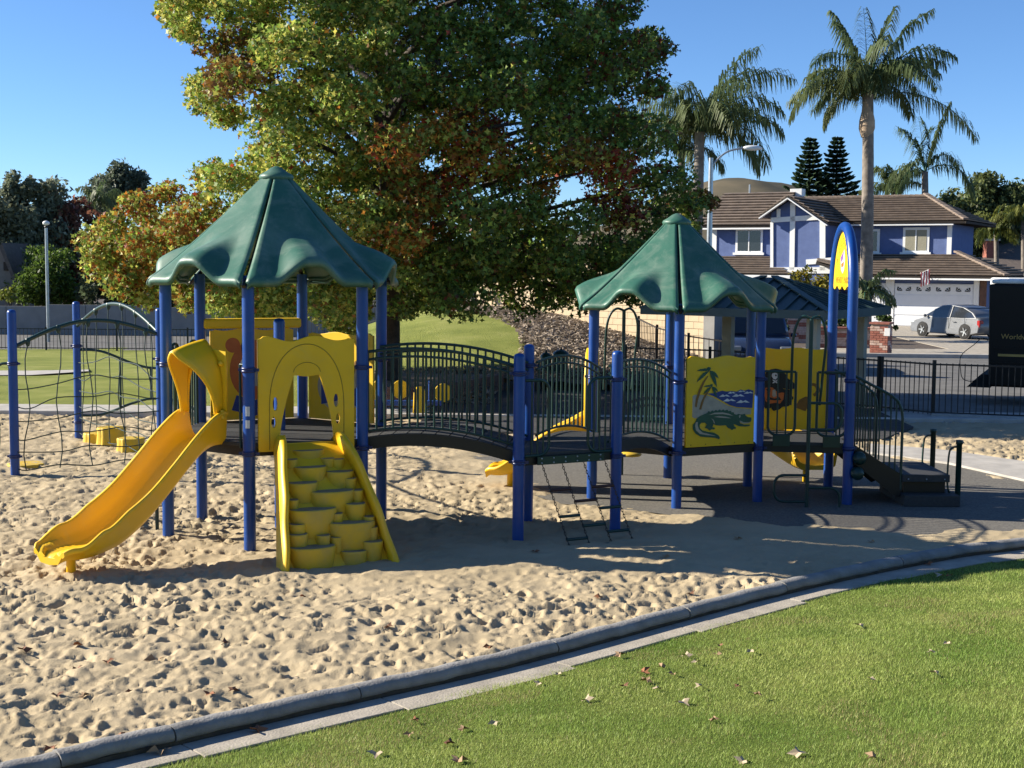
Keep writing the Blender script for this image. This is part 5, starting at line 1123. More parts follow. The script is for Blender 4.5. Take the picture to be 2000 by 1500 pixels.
# upper roof
hbox('gutter_board', uGr, HP(1862, 440, VU + .5)[0], VU + .44, VU + .54, zUe - .10, zUe + .10, 'trim_white')
u_e1 = HP(1888, 437, VU + .5)[0]; u_r0 = HP(1545, 385, -7.2)[0]; u_r1 = HP(1808, 389, -7.2)[0]
tiles('upper_roof', HW(uGr - 1.2, VU + .6, zUe + .10), HW(u_e1, VU + .6, zUe + .10), HW(u_r0, -7.2, zRidge), HW(u_r1, -7.2, zRidge), 11)
tiles('upper_roof_hip', HW(u_e1, VU + .6, zUe + .10), HW(u_e1, -10.5, zUe + .1), HW(u_r1, -7.2, zRidge), HW(u_r1, -7.3, zRidge), 11)
tiles('rear_roof', HW(u_e1, -11, zUe + .1), HW(uL - .5, -11, zUe + .1), HW(u_r1, -7.2, zRidge), HW(uL - .4, -7.2, zRidge), 4)
for x0, x1, y0, y1 in ((1690, 1714, 452, 490), (1768, 1811, 449, 489)):
    a, zb = HP(x0, y1, VU + .03); b, zt_ = HP(x1, y0, VU + .03); window(a, b, zb, zt_, VU + .02, HS, x0 > 1750)
hbox('corner_board', uR - .22, uR + .03, VU, VU + .06, zUb - .1, zUe - .1, 'trim_white')
# left wing, upper and lower roof
zLe = HP(1450, 444, VU + .6)[1]; zLr = HP(1450, 377, -7.2)[1]
hbox('gutter_board', uL - .3, HP(1516, 446, VU + .6)[0], VU + .55, VU + .65, zLe - .12, zLe + .08, 'trim_white')
tiles('left_roof', HW(uL - .6, VU + .7, zLe + .08), HW(HP(1516, 444, VU + .7)[0], VU + .7, zLe + .08), HW(uL - .6, -7.2, zLr), HW(u_r0 + .3, -7.2, zLr), 12)
a, zb = HP(1441, 490, VU + .03); b, zt_ = HP(1486, 451, VU + .03); window(a, b, zb, zt_, VU + .02)
hbox('corner_board', HP(1390, 470, VU)[0], HP(1400, 470, VU)[0], VU, VU + .06, zUb - .4, zLe - .1, 'trim_white')
zl0 = HP(1450, 536, .4)[1]; zl1 = HP(1450, 501, VU)[1]
tiles('porch_roof', HW(HP(1388, 536, .4)[0], .4, zl0), HW(HP(1543, 536, .4)[0], .4, zl0), HW(HP(1388, 501, VU)[0], VU + .02, zl1), HW(HP(1500, 501, VU)[0], VU + .02, zl1), 8)
hbox('gutter_board', HP(1388, 540, .4)[0], HP(1543, 540, .4)[0], .32, .42, zl0 - .2, zl0 - .02, 'trim_white')
hbox('porch_wall', uL, uGl + .2, VU, -1.2, 0, zl0 - .1, 'house_blue')
# gable bay
VG = -0.6; apx = HP(1540, 384, VG + .45); gl = HP(1484, 426, VG + .45); gr2_ = HP(1617, 437, VG + .45); zgb = HP(1560, 528, VG)[1]
ua = (apx[0]); zA = apx[1]; sl_ = (zA - gr2_[1]) / (gr2_[0] - ua)
gw = [(uGl, 0), (uGr, 0), (uGr, zA - sl_ * (uGr - ua) - .12), (ua, zA - .14), (uGl, zA - sl_ * (ua - uGl) - .12)]
part('gable_wall', MB().prism([HW(u, VG, z) for u, z in gw], -HN * 6.5), 'house_blue', HS)
for (u0, z0, u1, z1) in ((ua, zA, gl[0], zA - sl_ * (ua - gl[0])), (ua, zA, gr2_[0], gr2_[1])):
    tiles('gable_roof', HW(u1, VG + .5, z1 + .05), HW(u1, -7.0, z1 + .05), HW(u0, VG + .5, z0 + .05), HW(u0, -7.0, z0 + .05), 8)
    part('barge_board', MB().beam(HW(u0, VG + .52, z0 - .10), HW(u1, VG + .52, z1 - .10), .06, .24, tuple(HN)), 'trim_white', HS)
def trim(x0, y0, x1, y1, w=.20):
    w = w * 1.45
    a = HP(x0, y0, VG); b = HP(x1, y1, VG); up_ = HN
    part('half_timber', MB().beam(HW(a[0], VG + .03, a[1]), HW(b[0], VG + .03, b[1]), w, .07, tuple(HN)), 'trim_white', HS)
trim(1549, 396, 1547, 527); trim(1506, 430, 1608, 424, .19); trim(1504, 528, 1625, 528, .24); trim(1607, 424, 1607, 528, .22); trim(1521, 408, 1521, 426, .14); trim(1575, 512, 1625, 508, .2); trim(1508, 434, 1508, 528, .12)
# small roof between bay and garage
zs0 = HP(1615, 508, .1)[1]
tiles('bay_roof', HW(HP(1594, 512, .2)[0], .2, HP(1594, 512, .2)[1]), HW(eL + .3, .2, zs0 - .5), HW(HP(1600, 497, VU)[0], VU + .03, zUb), HW(eL + .3, VU + .03, zUb), 5)
for a_, b_ in ((HW(eR, 1.2, zGe + .16), HW(uTop - 1.0, VU, zUb + .16)), (HW(u_e1, VU + .65, zUe + .20), HW(u_r1, -7.2, zRidge + .14))):
    for i in range(16):
        p0_ = a_ + (b_ - a_) * i / 16; p1_ = a_ + (b_ - a_) * (i + 1.15) / 16; part('ridge_tile', MB().beam(p0_ + np.array([0, 0, .03]), p1_, .34, .12), 'tile_roof', HS, .03)
for i in range(40):
    p0_ = HW(uL - .4 + (u_r1 - uL + .4) * i / 40, -7.2, zRidge + .05); p1_ = HW(uL - .4 + (u_r1 - uL + .4) * (i + 1.1) / 40, -7.2, zRidge + .05); part('ridge_tile', MB().beam(p0_ + np.array([0, 0, .03]), p1_, .32, .13), 'tile_roof', HS, .03)
# chimney and vents
hc = HW(u_r0 + .35, -7.4, zRidge); part('chimney', MB().box((hc[0], hc[1], hc[2] + .15), (.75, .7, .9), -PH), 'lamp_white', HS, .02)
hv = HW(u_r0 - 2.6, -7.0, zLr); part('vent_pipe', MB().tube([hv - np.array([0, 0, .3]), hv + np.array([0, 0, .5])], .05, 8), 'galvanised', HS)
# flag on the garage gutter
FL = thing('flag', 'red and white striped flag hanging from a tilted pole above the garage', 'flag', tuple(HW(HP(1798, 530, .8)[0], .8, 2.6)))
fa = np.array(HW(*[HP(1770, 545, .8)[0], .8, HP(1770, 545, .8)[1]])); fb = np.array(HW(HP(1814, 527, 1.3)[0], 1.3, HP(1814, 527, 1.3)[1])); part('flag_pole', MB().tube([fa, fb], .02, 8), 'lamp_white', FL)
for i in range(7):
    rows_ = []
    for t in np.linspace(0, 1, 8):
        z = -.75 * t; x = .62 * (i / 7 - .15); x2 = .62 * ((i + 1) / 7 - .15); w_ = .04 * math.sin(6 * t + i)
        rows_.append([fb + HU * (-(x)) * .75 + np.array([0, 0, z - .28 * x]) + HN * w_, fb + HU * (-(x2)) * .75 + np.array([0, 0, z - .28 * x2]) + HN * (w_ + .02)])
    part('stripe', MB().grid(np.array(rows_)), 'flag_red' if i % 2 == 0 else 'trim_white', FL)
# ---- brick pillars and low walls by the drive
def brick_box(name, label, c, size, rz, pale=False, cat='pillar', cap=True, group=None):
    t_ = thing(name, label, cat, (c[0], c[1], 0), group); sx, sy, sz = size
    part('core', MB().box((c[0], c[1], sz / 2), (sx - .03, sy - .03, sz), rz), 'mortar', t_); bk = MB(); ca, sa = math.cos(rz), math.sin(rz)
    bk2 = MB()
    for r in range(int(sz / .085)):
        for face in range(4):
            Lf = sx if face % 2 == 0 else sy; off = (sy if face % 2 == 0 else sx) / 2; x = -Lf / 2 - (.11 if r % 2 else 0)
            while x < Lf / 2 - .02:
                a, b = max(x, -Lf / 2) + .006, min(x + .22, Lf / 2) - .006
                if b - a > .03:
                    lx, ly = ((a + b) / 2, -off if face == 0 else off) if face % 2 == 0 else (off if face == 1 else -off, (a + b) / 2)
                    w_, h_ = ((b - a), .03) if face % 2 == 0 else (.03, (b - a))
                    (bk if (r * 7 + int(x * 13)) % 3 else bk2).box((c[0] + lx * ca - ly * sa, c[1] + lx * sa + ly * ca, r * .085 + .042), (w_, h_, .072), rz)
                x += .22
    stuff(part('brickwork', bk, 'brick_pale' if pale else 'brick_red', t_)); stuff(part('pale_bricks', bk2, 'brick_red' if pale else 'brick_pale', t_))
    if cap: part('cap', MB().box((c[0], c[1], sz + .03), (sx + .1, sy + .1, .07), rz), 'brick_red', t_)
    return t_
c = G(1720, 692); bp_ = brick_box('brick_pillar', 'square red brick pillar with white house plate by the driveway', c, (.62, .62, 1.10), -.5)
part('house_plate', MB().box((c[0] + .10, c[1] - .42, .82), (.20, .03, .28), -.5), 'lamp_white', bp_, .01)
c2 = D(1530, 640, 56); brick_box('brick_wall', 'pale and red brick garden wall behind the parked blue car', (c2[0], 56), (2.3, .3, 1.15), -.1, True, 'wall')
c3 = D(1655, 660, 52); brick_box('brick_planter', 'low pale brick planter left of the red brick pillar', (c3[0], 52.5), (1.9, .5, .75), -.15, True, 'planter')
# ---- cobra-head street lamp, slim lamp post
SLp = thing('street_lamp', 'tall grey street lamp with curved arm in front of the blue house', 'street lamp', (DX(1382, 50), 50, 0))
x = DX(1381, 50); part('pole', MB().tube([(x, 50, -.1), (x, 50, 7.05)], [.12, .085], 12), 'galvanised', SLp)
arm = smooth_path([(x, 50, 6.6), (x + .14, 50, 6.9), (x + .6, 50, 7.28), (x + 1.2, 50, 7.42)], 6); part('arm', MB().tube(arm, .035, 8), 'galvanised', SLp)
part('lamp_head', MB().ball((x + 1.5, 50, 7.42), .36, 14, 8, (1.0, .36, .28)), 'lamp_white', SLp)
LP = thing('lamp_post', 'slim grey lamp post with small white globe in front of dark conifers', 'street lamp', (DX(93, 66), 66, -.8)); x = DX(93, 66)
part('pole', MB().tube([(x, 66, -1), (x, 66, 4.75)], [.085, .07], 10), 'galvanised', LP); part('globe', MB().ball((x, 66, 4.93), .17, 12, 8, (1, 1, .7)), 'lamp_white', LP); part('collar', MB().lathe([(.08, 0), (.1, .05), (.06, .1)], (x, 66, 4.7), 10), 'black_steel', LP)

# ================================================================== VEHICLES
def vehicle(name, label, org, heading, prof, width, wheels, green, m, group=None, wr=.32):
    """prof: side outline (x forward, z); green: glasshouse outline; built in car axes then placed"""
    t_ = thing(name, label, 'car', (org[0], org[1], org[2]), group)
    M = Matrix.Translation(Vector([float(x) for x in org])) @ Matrix.Rotation(heading, 4, 'Z')
    def place(mb): mb.v = [tuple(M @ Vector(v)) for v in mb.v]; return mb
    def loft(pr, w0, inset):
        zs = [p[1] for p in pr]; zmn, zmx = min(zs), max(zs); secs = []
        for s, f in ((-1, 0.0), (-.97, .5), (-.9, 1.0), (.9, 1.0), (.97, .5), (1, 0.0)):
            cx = sum(p[0] for p in pr) / len(pr); cz = (zmn + zmx) / 2; k = .965 + .035 * f
            secs.append([(cx + (x - cx) * k, s * (w0 / 2) * (1 - inset * max(0, (z - zmn) / (zmx - zmn + 1e-6)) ** 1.3), cz + (z - cz) * (.93 + .07 * f)) for x, z in pr])
        n = len(pr); mb = MB(); V = [p for s in secs for p in s]
        mb.add(V, [(i * n + k, i * n + (k + 1) % n, (i + 1) * n + (k + 1) % n, (i + 1) * n + k) for i in range(5) for k in range(n)], True); mb.add(secs[0], [tuple(range(n))]); mb.add(secs[-1], [tuple(range(n))[::-1]]); return mb
    body = part('body', place(loft(prof, width, .10)), m, t_)
    cab = part('cabin', place(loft(green, width * .93, .20)), m, t_)
    # glass: side windows, front and rear screens set on the cabin
    zlo = min(z for _, z in green); zhi = max(z for _, z in green); gx = sorted(green)
    def yw(z): return (width * .93 / 2) * (1 - .20 * ((z - zlo) / (zhi - zlo)) ** 1.3) + .006
    top = [p for p in green if p[1] > zlo + .03]
    cx = sum(p[0] for p in top) / len(top)
    sidep = [(cx + (x - cx) * .90, zlo + .06 + (z - zlo) * .84) for x, z in green]
    for s in (-1, 1):
        xs_ = [p[0] for p in sidep]; cut = (min(xs_) + max(xs_)) / 2
        mb = MB(); P = [(x, s * yw(z), z) for x, z in sidep]; mb.add(P, [tuple(range(len(P)))]); part('side_glass', place(mb), 'glass_dark', cab)
        mb = MB(); mb.beam((cut - .05, s * (yw(zlo + .1) + .004), zlo + .05), (cut - .12, s * (yw(zhi - .06) + .004), zhi - .05), .03, .07, (0, s, 0)); part('door_pillar', place(mb), m, cab)
        for xx in (cut - .02, cut - 1.0, cut + 1.0): mb = MB(); mb.box((xx, s * (width / 2 - .012), (prof[0][1] + zlo) / 2 + .1), (.012, .012, .5)); part('door_seam', place(mb), 'black_steel', body)
        mb = MB(); mb.box((cut - .35, s * (width / 2 - .005), zlo - .12), (.2, .03, .03)); part('door_handle', place(mb), m, body)
        mb = MB(); mb.ball((max(xs_) - .12, s * (width / 2 + .06), zlo + .1), .1, 10, 6, (.7, 1, .7)); part('wing_mirror', place(mb), m, body)
    fr = [p for p in green]; imax = max(range(len(fr)), key=lambda i: fr[i][0]); imin = min(range(len(fr)), key=lambda i: fr[i][0])
    hi = sorted([p for p in green if p[1] > zhi - .12]); f_top, r_top = hi[-1], hi[0]
    for (b0, t0, o) in ((fr[imax], f_top, .02), (fr[imin], r_top, -.02)):
        yb, yt = yw(b0[1] + .08) * .9, yw(t0[1] - .03) * .9; bx, bz = b0[0] + (t0[0] - b0[0]) * .12, b0[1] + (t0[1] - b0[1]) * .12; tx, tz = b0[0] + (t0[0] - b0[0]) * .93, b0[1] + (t0[1] - b0[1]) * .93
        mb = MB(); mb.add([(bx + o, -yb, bz + .02), (bx + o, yb, bz + .02), (tx + o, yt, tz + .02), (tx + o, -yt, tz + .02)], [(0, 1, 2, 3)]); part('windscreen' if o > 0 else 'rear_glass', place(mb), 'glass_dark', cab)
    xmin = min(p[0] for p in prof); xmax = max(p[0] for p in prof)
    for s in (-1, 1):
        mb = MB(); mb.box((xmin + .10, s * (width / 2 - .16), zlo - .16), (.16, .24, .30)); part('tail_light', place(mb), 'lens_red', body, .02)
        mb = MB(); mb.box((xmax - .16, s * (width / 2 - .22), zlo - .24), (.26, .34, .14)); part('headlight', place(mb), 'galvanised', body, .03)
    for wx in wheels:
        for s in (-1, 1):
            y = s * (width / 2 - .09); ty = MB()
            ring = lambda r, yy: [(wx + r * math.cos(a), yy, wr + r * math.sin(a)) for a in np.linspace(0, 2 * math.pi, 20, endpoint=False)]
            ty.grid(np.array([ring(wr * .66, y - .1), ring(wr * .96, y - .1), ring(wr, y - .07), ring(wr, y + .07), ring(wr * .96, y + .1), ring(wr * .66, y + .1)]), True, True); w_ = part('wheel', place(ty), 'tyre', t_)
            rm = MB(); R0 = ring(wr * .66, y + s * .085); rm.add(R0 + [(wx, y + s * .06, wr)], [(k, (k + 1) % 20, 20) for k in range(20)])
            for k in range(5): a = k * 2 * math.pi / 5; rm.beam((wx, y + s * .085, wr), (wx + wr * .62 * math.cos(a), y + s * .10, wr + wr * .62 * math.sin(a)), .05, .07, (0, 1, 0))
            part('rim', place(rm), 'galvanised', w_)
            ar = MB(); ar.add([(p[0], s * (width / 2 + .003), p[2]) for p in ring(wr * 1.13, 0)], [tuple(range(20))]); part('wheel_arch', place(ar), 'black_steel', body)
    return t_
hb = [(-2.2, .30), (-2.23, .62), (-2.15, .95), (-1.7, 1.02), (-.6, .98), (.6, .94), (1.25, .90), (1.9, .74), (2.18, .58), (2.23, .40), (2.15, .20), (1.6, .17), (-1.7, .18)]
hg = [(-2.05, .90), (-1.75, 1.16), (-1.1, 1.40), (-.3, 1.49), (.25, 1.46), (.8, 1.25), (1.42, .92), (.6, .86), (-1.2, .86)]
vehicle('hatchback_car', 'silver hatchback parked on the driveway in front of the garage', (20.15, 61.4, .017), math.atan2(.92, -.42), hb, 1.74, (-1.36, 1.34), hg, 'car_silver', 'parked vehicles')
sb = [(-2.3, .40), (-2.35, .9), (-2.2, 1.12), (.9, 1.12), (1.7, 1.06), (2.2, .92), (2.32, .6), (2.2, .32), (-2.2, .32)]
sg2 = [(-2.25, 1.05), (-2.1, 1.5), (-1.9, 1.76), (.1, 1.78), (.5, 1.68), (1.15, 1.08), (.5, 1.02), (-1.2, 1.02)]
sx_ = DX(1498, 39.5)
vehicle('parked_suv', 'dark blue sport utility car parked on the street behind the pirate panel', (sx_, 41.0, -.02), R_(-98), sb, 1.88, (-1.4, 1.42), sg2, 'car_blue', 'parked vehicles', .37)
# ---- brown delivery truck at the right edge
TK = thing('delivery_truck', 'large dark brown delivery truck with gold lettering parked beyond the railing', 'truck', (14, 31.5, 0))
tx0, ty0 = 10.85, 31.0
M = Matrix.Translation((tx0, ty0, 0)) @ Matrix.Rotation(R_(-24), 4, 'Z')
def tpl(mb): mb.v = [tuple(M @ Vector(v)) for v in mb.v]; return mb
part('cargo_box', tpl(MB().hexa([(.06, 0, .40), (6.6, 0, .40), (6.6, 2.3, .40), (.06, 2.3, .40), (.0, 0.02, 2.74), (6.6, .02, 2.74), (6.6, 2.28, 2.74), (0, 2.28, 2.74)])), 'truck_brown', TK, .05, 3)
part('roof', tpl(MB().box((3.3, 1.15, 2.80), (6.5, 2.2, .10))), 'lamp_white', TK, .04, 3)
part('cab', tpl(MB().hexa([(6.55, 0.05, .45), (8.1, .15, .45), (8.1, 2.15, .45), (6.55, 2.25, .45), (6.55, .05, 2.6), (7.3, .15, 2.5), (7.3, 2.15, 2.5), (6.55, 2.25, 2.6)])), 'truck_brown', TK, .05)
part('stripe', tpl(MB().box((3.4, -.004, 1.13), (6.3, .008, .055))), 'truck_gold', TK); part('belt_rail', tpl(MB().box((3.35, -.008, 1.28), (6.4, .03, .05))), 'truck_brown', TK); part('skirt_rail', tpl(MB().box((3.35, -.008, .95), (6.5, .02, .03))), 'truck_brown', TK)
part('bumper', tpl(MB().prism([(-.42, .15, .36), (.1, .15, .36), (.1, .15, .66), (-.12, .15, .66)], (0, 2.0, 0))), 'tyre', TK)
part('grab_rod', tpl(MB().tube(smooth_path([(.02, .1, 1.45), (-.12, .1, 1.5), (-.28, .1, 1.35), (-.56, .1, 1.08), (-.56, .1, .75), (-.5, .1, .55), (-.3, .1, .5), (-.08, .1, .62)], 6), .010, 6)), 'black_steel', TK)
text('lettering', 'Worldwide', 0.165, 'truck_gold', TK, M @ frame((.30, -.006, 1.55), (1, 0, 0), (0, 0, 1)), .004, 'LEFT')
for wx in (1.75, 6.9):
    for y in (.16, 2.14):
        ring = lambda r, yy: [(wx + r * math.cos(a), yy, .42 + r * math.sin(a)) for a in np.linspace(0, 2 * math.pi, 20, endpoint=False)]
        mb = MB().grid(np.array([ring(.22, y - .14), ring(.40, y - .14), ring(.42, y - .1), ring(.42, y + .1), ring(.40, y + .14), ring(.22, y + .14)]), True, True); mb.add(ring(.22, y - .12), [tuple(range(20))]); part('wheel', tpl(mb), 'tyre', TK)
# ---- neighbouring roofs
NB = thing('neighbour_house', 'brown shingled neighbouring house with orange brick chimney behind the palms', 'house', (36, 92, 0))
def Q(x, y, Y): return D(x, y, Y)
part('roof', MB().prism([Q(1895, 541, 90), Q(2120, 541, 90), Q(2120, 440, 100), Q(1960, 452, 100)], (0, 1.0, -.3)), 'shingle', NB); part('wall', MB().box((38, 96, 1.4), (9, 9, 2.8)), 'stucco_grey', NB)
cq = Q(1937, 486, 94); part('chimney', MB().box((cq[0], 94.3, cq[2] - .2), (.75, .75, 1.5)), 'brick_red', NB); part('chimney_cap', MB().box((cq[0], 94.3, cq[2] + .62), (1.0, 1.0, .14)), 'concrete', NB)
RV_ = thing('motorhome', 'white motorhome roof showing behind the delivery truck', 'motorhome', (26.5, 66, 0)); cq = Q(2035, 540, 66)
part('body', MB().box((cq[0] + 1.5, 67, 1.45), (6.5, 2.4, 2.5)), 'lamp_white', RV_, .12, 3); part('roof_unit', MB().box((cq[0] + .2, 67, 2.88), (1.1, .9, .36)), 'lamp_white', RV_, .1, 3); part('stripe', MB().box((cq[0] + 1.5, 65.79, 1.7), (6.2, .02, .3)), 'car_blue', RV_)
for wx in (-.4, 3.4): part('wheel', MB().tube([(cq[0] + wx, 65.78, .36), (cq[0] + wx, 66.0, .36)], .36, 18), 'tyre', RV_)
LH = thing('left_house', 'grey house gable with dark roof behind the conifers', 'house', (-33, 80, -.8))
a0, a1, a2, a3 = Q(-60, 600, 78), Q(34, 600, 78), Q(36, 560, 78), Q(5, 482, 78)
part('wall', MB().prism([a0, a1, a2, a3, Q(-60, 482, 78)], (0, 6, 0)), 'stucco_grey', LH); part('roof', MB().prism([Q(3, 474, 77.5), Q(42, 574, 77.5), Q(38, 580, 77.5), Q(-1, 484, 77.5)], (0, 7, 0)), 'shingle', LH)
w0 = Q(11, 520, 77.9); part('vent', MB().box((w0[0], 77.95, w0[2]), (.25, .1, .5)), 'wood_dark', LH)
# ================================================================== TREES AND PLANTS
def blob_points(rng, centres, radii, counts, flat_=0.75, shell=0.55):
    out = []
    for c, r, n in zip(centres, radii, counts):
        d = rng.normal(size=(n, 3)); d /= np.linalg.norm(d, axis=1)[:, None]; q = r * (shell + (1 - shell) * rng.uniform(0, 1, n) ** .5)
        q = q * rng.uniform(.25, 1.08, n) ** .45
        out.append(np.asarray(c) + d * q[:, None] * np.array([1, 1, flat_]))
    return out
def inpoly(x, y, P):
    ins = False; n = len(P)
    for i in range(n):
        (x1, y1), (x2, y2) = P[i], P[(i + 1) % n]
        if (y1 > y) != (y2 > y) and x < (x2 - x1) * (y - y1) / (y2 - y1) + x1: ins = not ins
    return ins
# ---- the big autumn tree
rt = np.random.default_rng(23); TY = 31.0; TX = DX(762, TY); TZ = .43
BT = thing('autumn_tree', 'huge autumn tree with green, orange and red leaves behind the play towers', 'tree', (TX, TY, TZ))
OUT = [(330, -60), (300, 15), (325, 70), (400, 95), (430, 120), (372, 150), (368, 205), (420, 235), (470, 255), (480, 300), (390, 305), (368, 350), (300, 365), (250, 420), (180, 435), (158, 480), (170, 540), (225, 575), (240, 600), (330, 590), (400, 625), (500, 632), (600, 628), (660, 655), (705, 640), (730, 600), (790, 585), (850, 615), (905, 600), (940, 560), (1000, 575), (1040, 600), (1110, 585), (1150, 560), (1240, 575), (1300, 530), (1345, 470), (1390, 420), (1400, 375), (1345, 380), (1345, 330), (1315, 300), (1330, 240), (1300, 180), (1318, 100), (1290, 40), (1270, -60), (1200, -160), (1000, -260), (760, -300), (520, -230), (400, -140)]
HOLE = [[(470, 262), (540, 300), (430, 310)]]
cent = []; rad = []
def depth_half(x, y): # crown thickness along the line of sight
    k = 1 - ((x - 780) / 640) ** 2 - ((y - 230) / 560) ** 2; return 4.6 * math.sqrt(max(k, .03))
tries = 0
while len(cent) < 400 and tries < 30000:
    tries += 1; x = rt.uniform(150, 1410); y = rt.uniform(-290, 660)
    r = rt.uniform(.45, .92); rp = r * .80 * F / TY
    if not inpoly(x, y, OUT) or not all(inpoly(x + rp * .75 * math.cos(a), y + rp * .6 * math.sin(a), OUT) for a in np.linspace(0, 6.28, 8, endpoint=False)): 
        if rt.uniform() < .80: continue
        r = .38; rp = r * .8 * F / TY
        if not all(inpoly(x + rp * .7 * math.cos(a), y + rp * .6 * math.sin(a), OUT) for a in np.linspace(0, 6.28, 6, endpoint=False)): continue
    h = depth_half(x, y); s = rt.choice([-1, 1], p=[.66, .34]); Yd = TY + s * h * rt.uniform(.45, 1.0)
    c = D(x, y, Yd); 
    if any(np.linalg.norm(c - k) < .63 * (r + q) for k, q in zip(cent, rad)): continue
    cent.append(c); rad.append(r)
for (x, y, r) in [(330, 25, .42), (360, 60, .42), (410, 85, .5), (470, 60, .6), (395, 165, .5), (400, 205, .5), (440, 225, .5), (190, 470, .6), (200, 520, .6), (240, 560, .55), (290, 580, .5), (220, 440, .5), (270, 400, .55), (330, 380, .5)] + [(x, 560 + 25 * math.sin(x * .05), .75) for x in range(330, 1300, 58)] + [(x, 500 + 20 * math.sin(x * .04), .9) for x in range(300, 1330, 75)] + [(655, 630, .4), (680, 640, .35), (790, 600, .45), (480, 612, .45), (560, 612, .45), (860, 590, .5), (1080, 585, .5), (1150, 560, .5), (1220, 560, .5), (1360, 385, .4), (1385, 395, .3)]:
    cent.append(D(x, y, TY + rt.uniform(-.9, .6) * depth_half(x, y))); rad.append(r)
cent = np.array(cent); rad = np.array(rad)
cnt = (980 * rad ** 2.0 + 90).astype(int)
pl = blob_points(rt, cent, rad, cnt, .72, .45)
palette = {'g': (.185, .275, .050), 'y': (.460, .460, .100), 'dg': (.095, .155, .036), 'o': (.340, .150, .026), 'r': (.300, .050, .022), 'b': (.160, .085, .030), 'dr': (.120, .025, .018)}
cols = []
rt2 = np.random.default_rng(5)
for c, p in zip(cent, pl):
    v = c - EYE; w = v @ FW; px = 1000 + F * (v @ RT) / w; py = 750 - F * (v @ UP) / w; n = len(p)
    # yellow and orange weigh more to the left, dark green with red sprays to the right
    if px < 420 and py > 330: pr = dict(y=.42, o=.14, g=.34, b=.08, r=.02)
    elif px < 560: pr = dict(y=.46, g=.48, o=.04, b=.01, r=.01)
    elif px < 780: pr = dict(g=.46, y=.38, dg=.10, o=.05, b=.01)
    elif px > 1180 and py < 260: pr = dict(dg=.50, b=.16, dr=.08, g=.26)
    else: pr = dict(dg=.46, g=.38, y=.08, b=.06, dr=.02)
    for (x0, y0, rr, kind) in ((905, 270, 75, 'o'), (905, 360, 55, 'r'), (1215, 350, 85, 'dr'), (800, 330, 55, 'o'), (1150, 300, 40, 'b'), (790, 450, 70, 'o'), (1030, 360, 40, 'o'), (330, 420, 70, 'o'), (460, 110, 70, 'b'), (300, 510, 60, 'o'), (1240, 330, 60, 'r'), (1370, 360, 40, 'b'), (450, 480, 50, 'o'), (960, 270, 40, 'r')):
        if math.hypot(px - x0, py - y0) < rr: pr = {kind: .50, 'o': .10, 'y': .16, 'g': .24} if kind != 'o' else {'o': .42, 'r': .07, 'y': .24, 'g': .27}
    ks = list(pr); pb = np.array([pr[k] for k in ks]); pb /= pb.sum(); pick = rt.choice(len(ks), n, p=pb)
    base = np.array([palette[k] for k in ks])[pick] * rt.uniform(.6, 1.35, (n, 1)) * rt.uniform(.9, 1.1, (n, 3)); cols.append(base)
allp = np.concatenate(pl); allc = np.concatenate(cols)
print('tree leaves', len(allp), 'clusters', len(cent))
leaves('crown', allp, .120, allc, 'leaf', BT, rt, LEAF7, .5)
part('trunk', MB().tube(smooth_path([(TX, TY, TZ - .3), (TX, TY, TZ + .15), (TX + .03, TY, 1.6), (TX - .02, TY, 3.2), (TX - .12, TY, 5.2), (TX - .05, TY, 7.5), (TX + .1, TY, 10.2)], 5), list(np.interp(np.linspace(0, 1, 31), [0, .05, .12, .4, .7, 1], [.42, .28, .20, .18, .13, .05])), 12), 'bark', BT)
for i in np.argsort(-rad)[:130]:
    c = cent[i]; z0 = max(2.7, min(9.0, c[2] - .35 * math.hypot(c[0] - TX, c[1] - TY))); s = np.array([TX - .05, TY, z0]); mid = (s + c) / 2 + np.array([rt.normal(0, .2), rt.normal(0, .2), .35])
    part('limb', MB().tube(smooth_path([s, mid, c], 5), list(np.linspace(.095, .020, 11)), 6), 'bark', BT)
# ---- generic leafy trees and shrubs
def leafy(name, label, cat, px, py_base, Y, zb, blobs, leaf, pal, dens=420, seed=1, group=None, trunk=.12, shape=LEAF4, m='leaf', up=.4, fl=.9):
    """blobs: (px, py, radius m) seen at depth Y"""
    r = np.random.default_rng(seed); x = DX(px, Y); t_ = thing(name, label, cat, (x, Y, zb), group)
    cs = []; rs = []
    for (bx, by, br) in blobs:
        for k in range(max(2, int(3 * br))):
            cs.append(D(bx, by, Y) + r.normal(0, .42, 3) * br * np.array([1, 1, .8])); rs.append(br * r.uniform(.42, .72))
    pts = blob_points(r, cs, rs, [int(dens * q ** 2 * (1 if leaf > .2 else 1.0)) + 20 for q in rs], fl, .4); P = np.concatenate(pts)
    P = P[P[:, 2] > zb - .05]
    pc = np.array(pal); pk = r.integers(0, len(pc), len(P)); C = pc[pk] * r.uniform(.6, 1.4, (len(P), 1))
    leaves('crown' if cat == 'tree' else 'foliage', P, leaf, C, m, t_, r, shape, up)
    tp = np.mean(cs, axis=0)
    part('trunk' if cat == 'tree' else 'stem', MB().tube(smooth_path([(x, Y, zb - .15), (x * .7 + tp[0] * .3, Y, zb + (tp[2] - zb) * .45), tuple(tp)], 4), list(np.linspace(trunk, trunk * .35, 9)), 8), 'bark', t_)
    for q in cs[:5]: part('branch', MB().tube([(x * .5 + tp[0] * .5, Y, zb + (tp[2] - zb) * .5), tuple(q)], [trunk * .4, trunk * .15], 5), 'bark', t_)
    return t_
DKG = [(.065, .085, .044), (.085, .110, .055), (.047, .065, .034)]; OLV = [(.20, .22, .14), (.15, .17, .105), (.24, .26, .17)]; SHR = [(.085, .14, .022), (.11, .17, .028), (.06, .10, .018)]
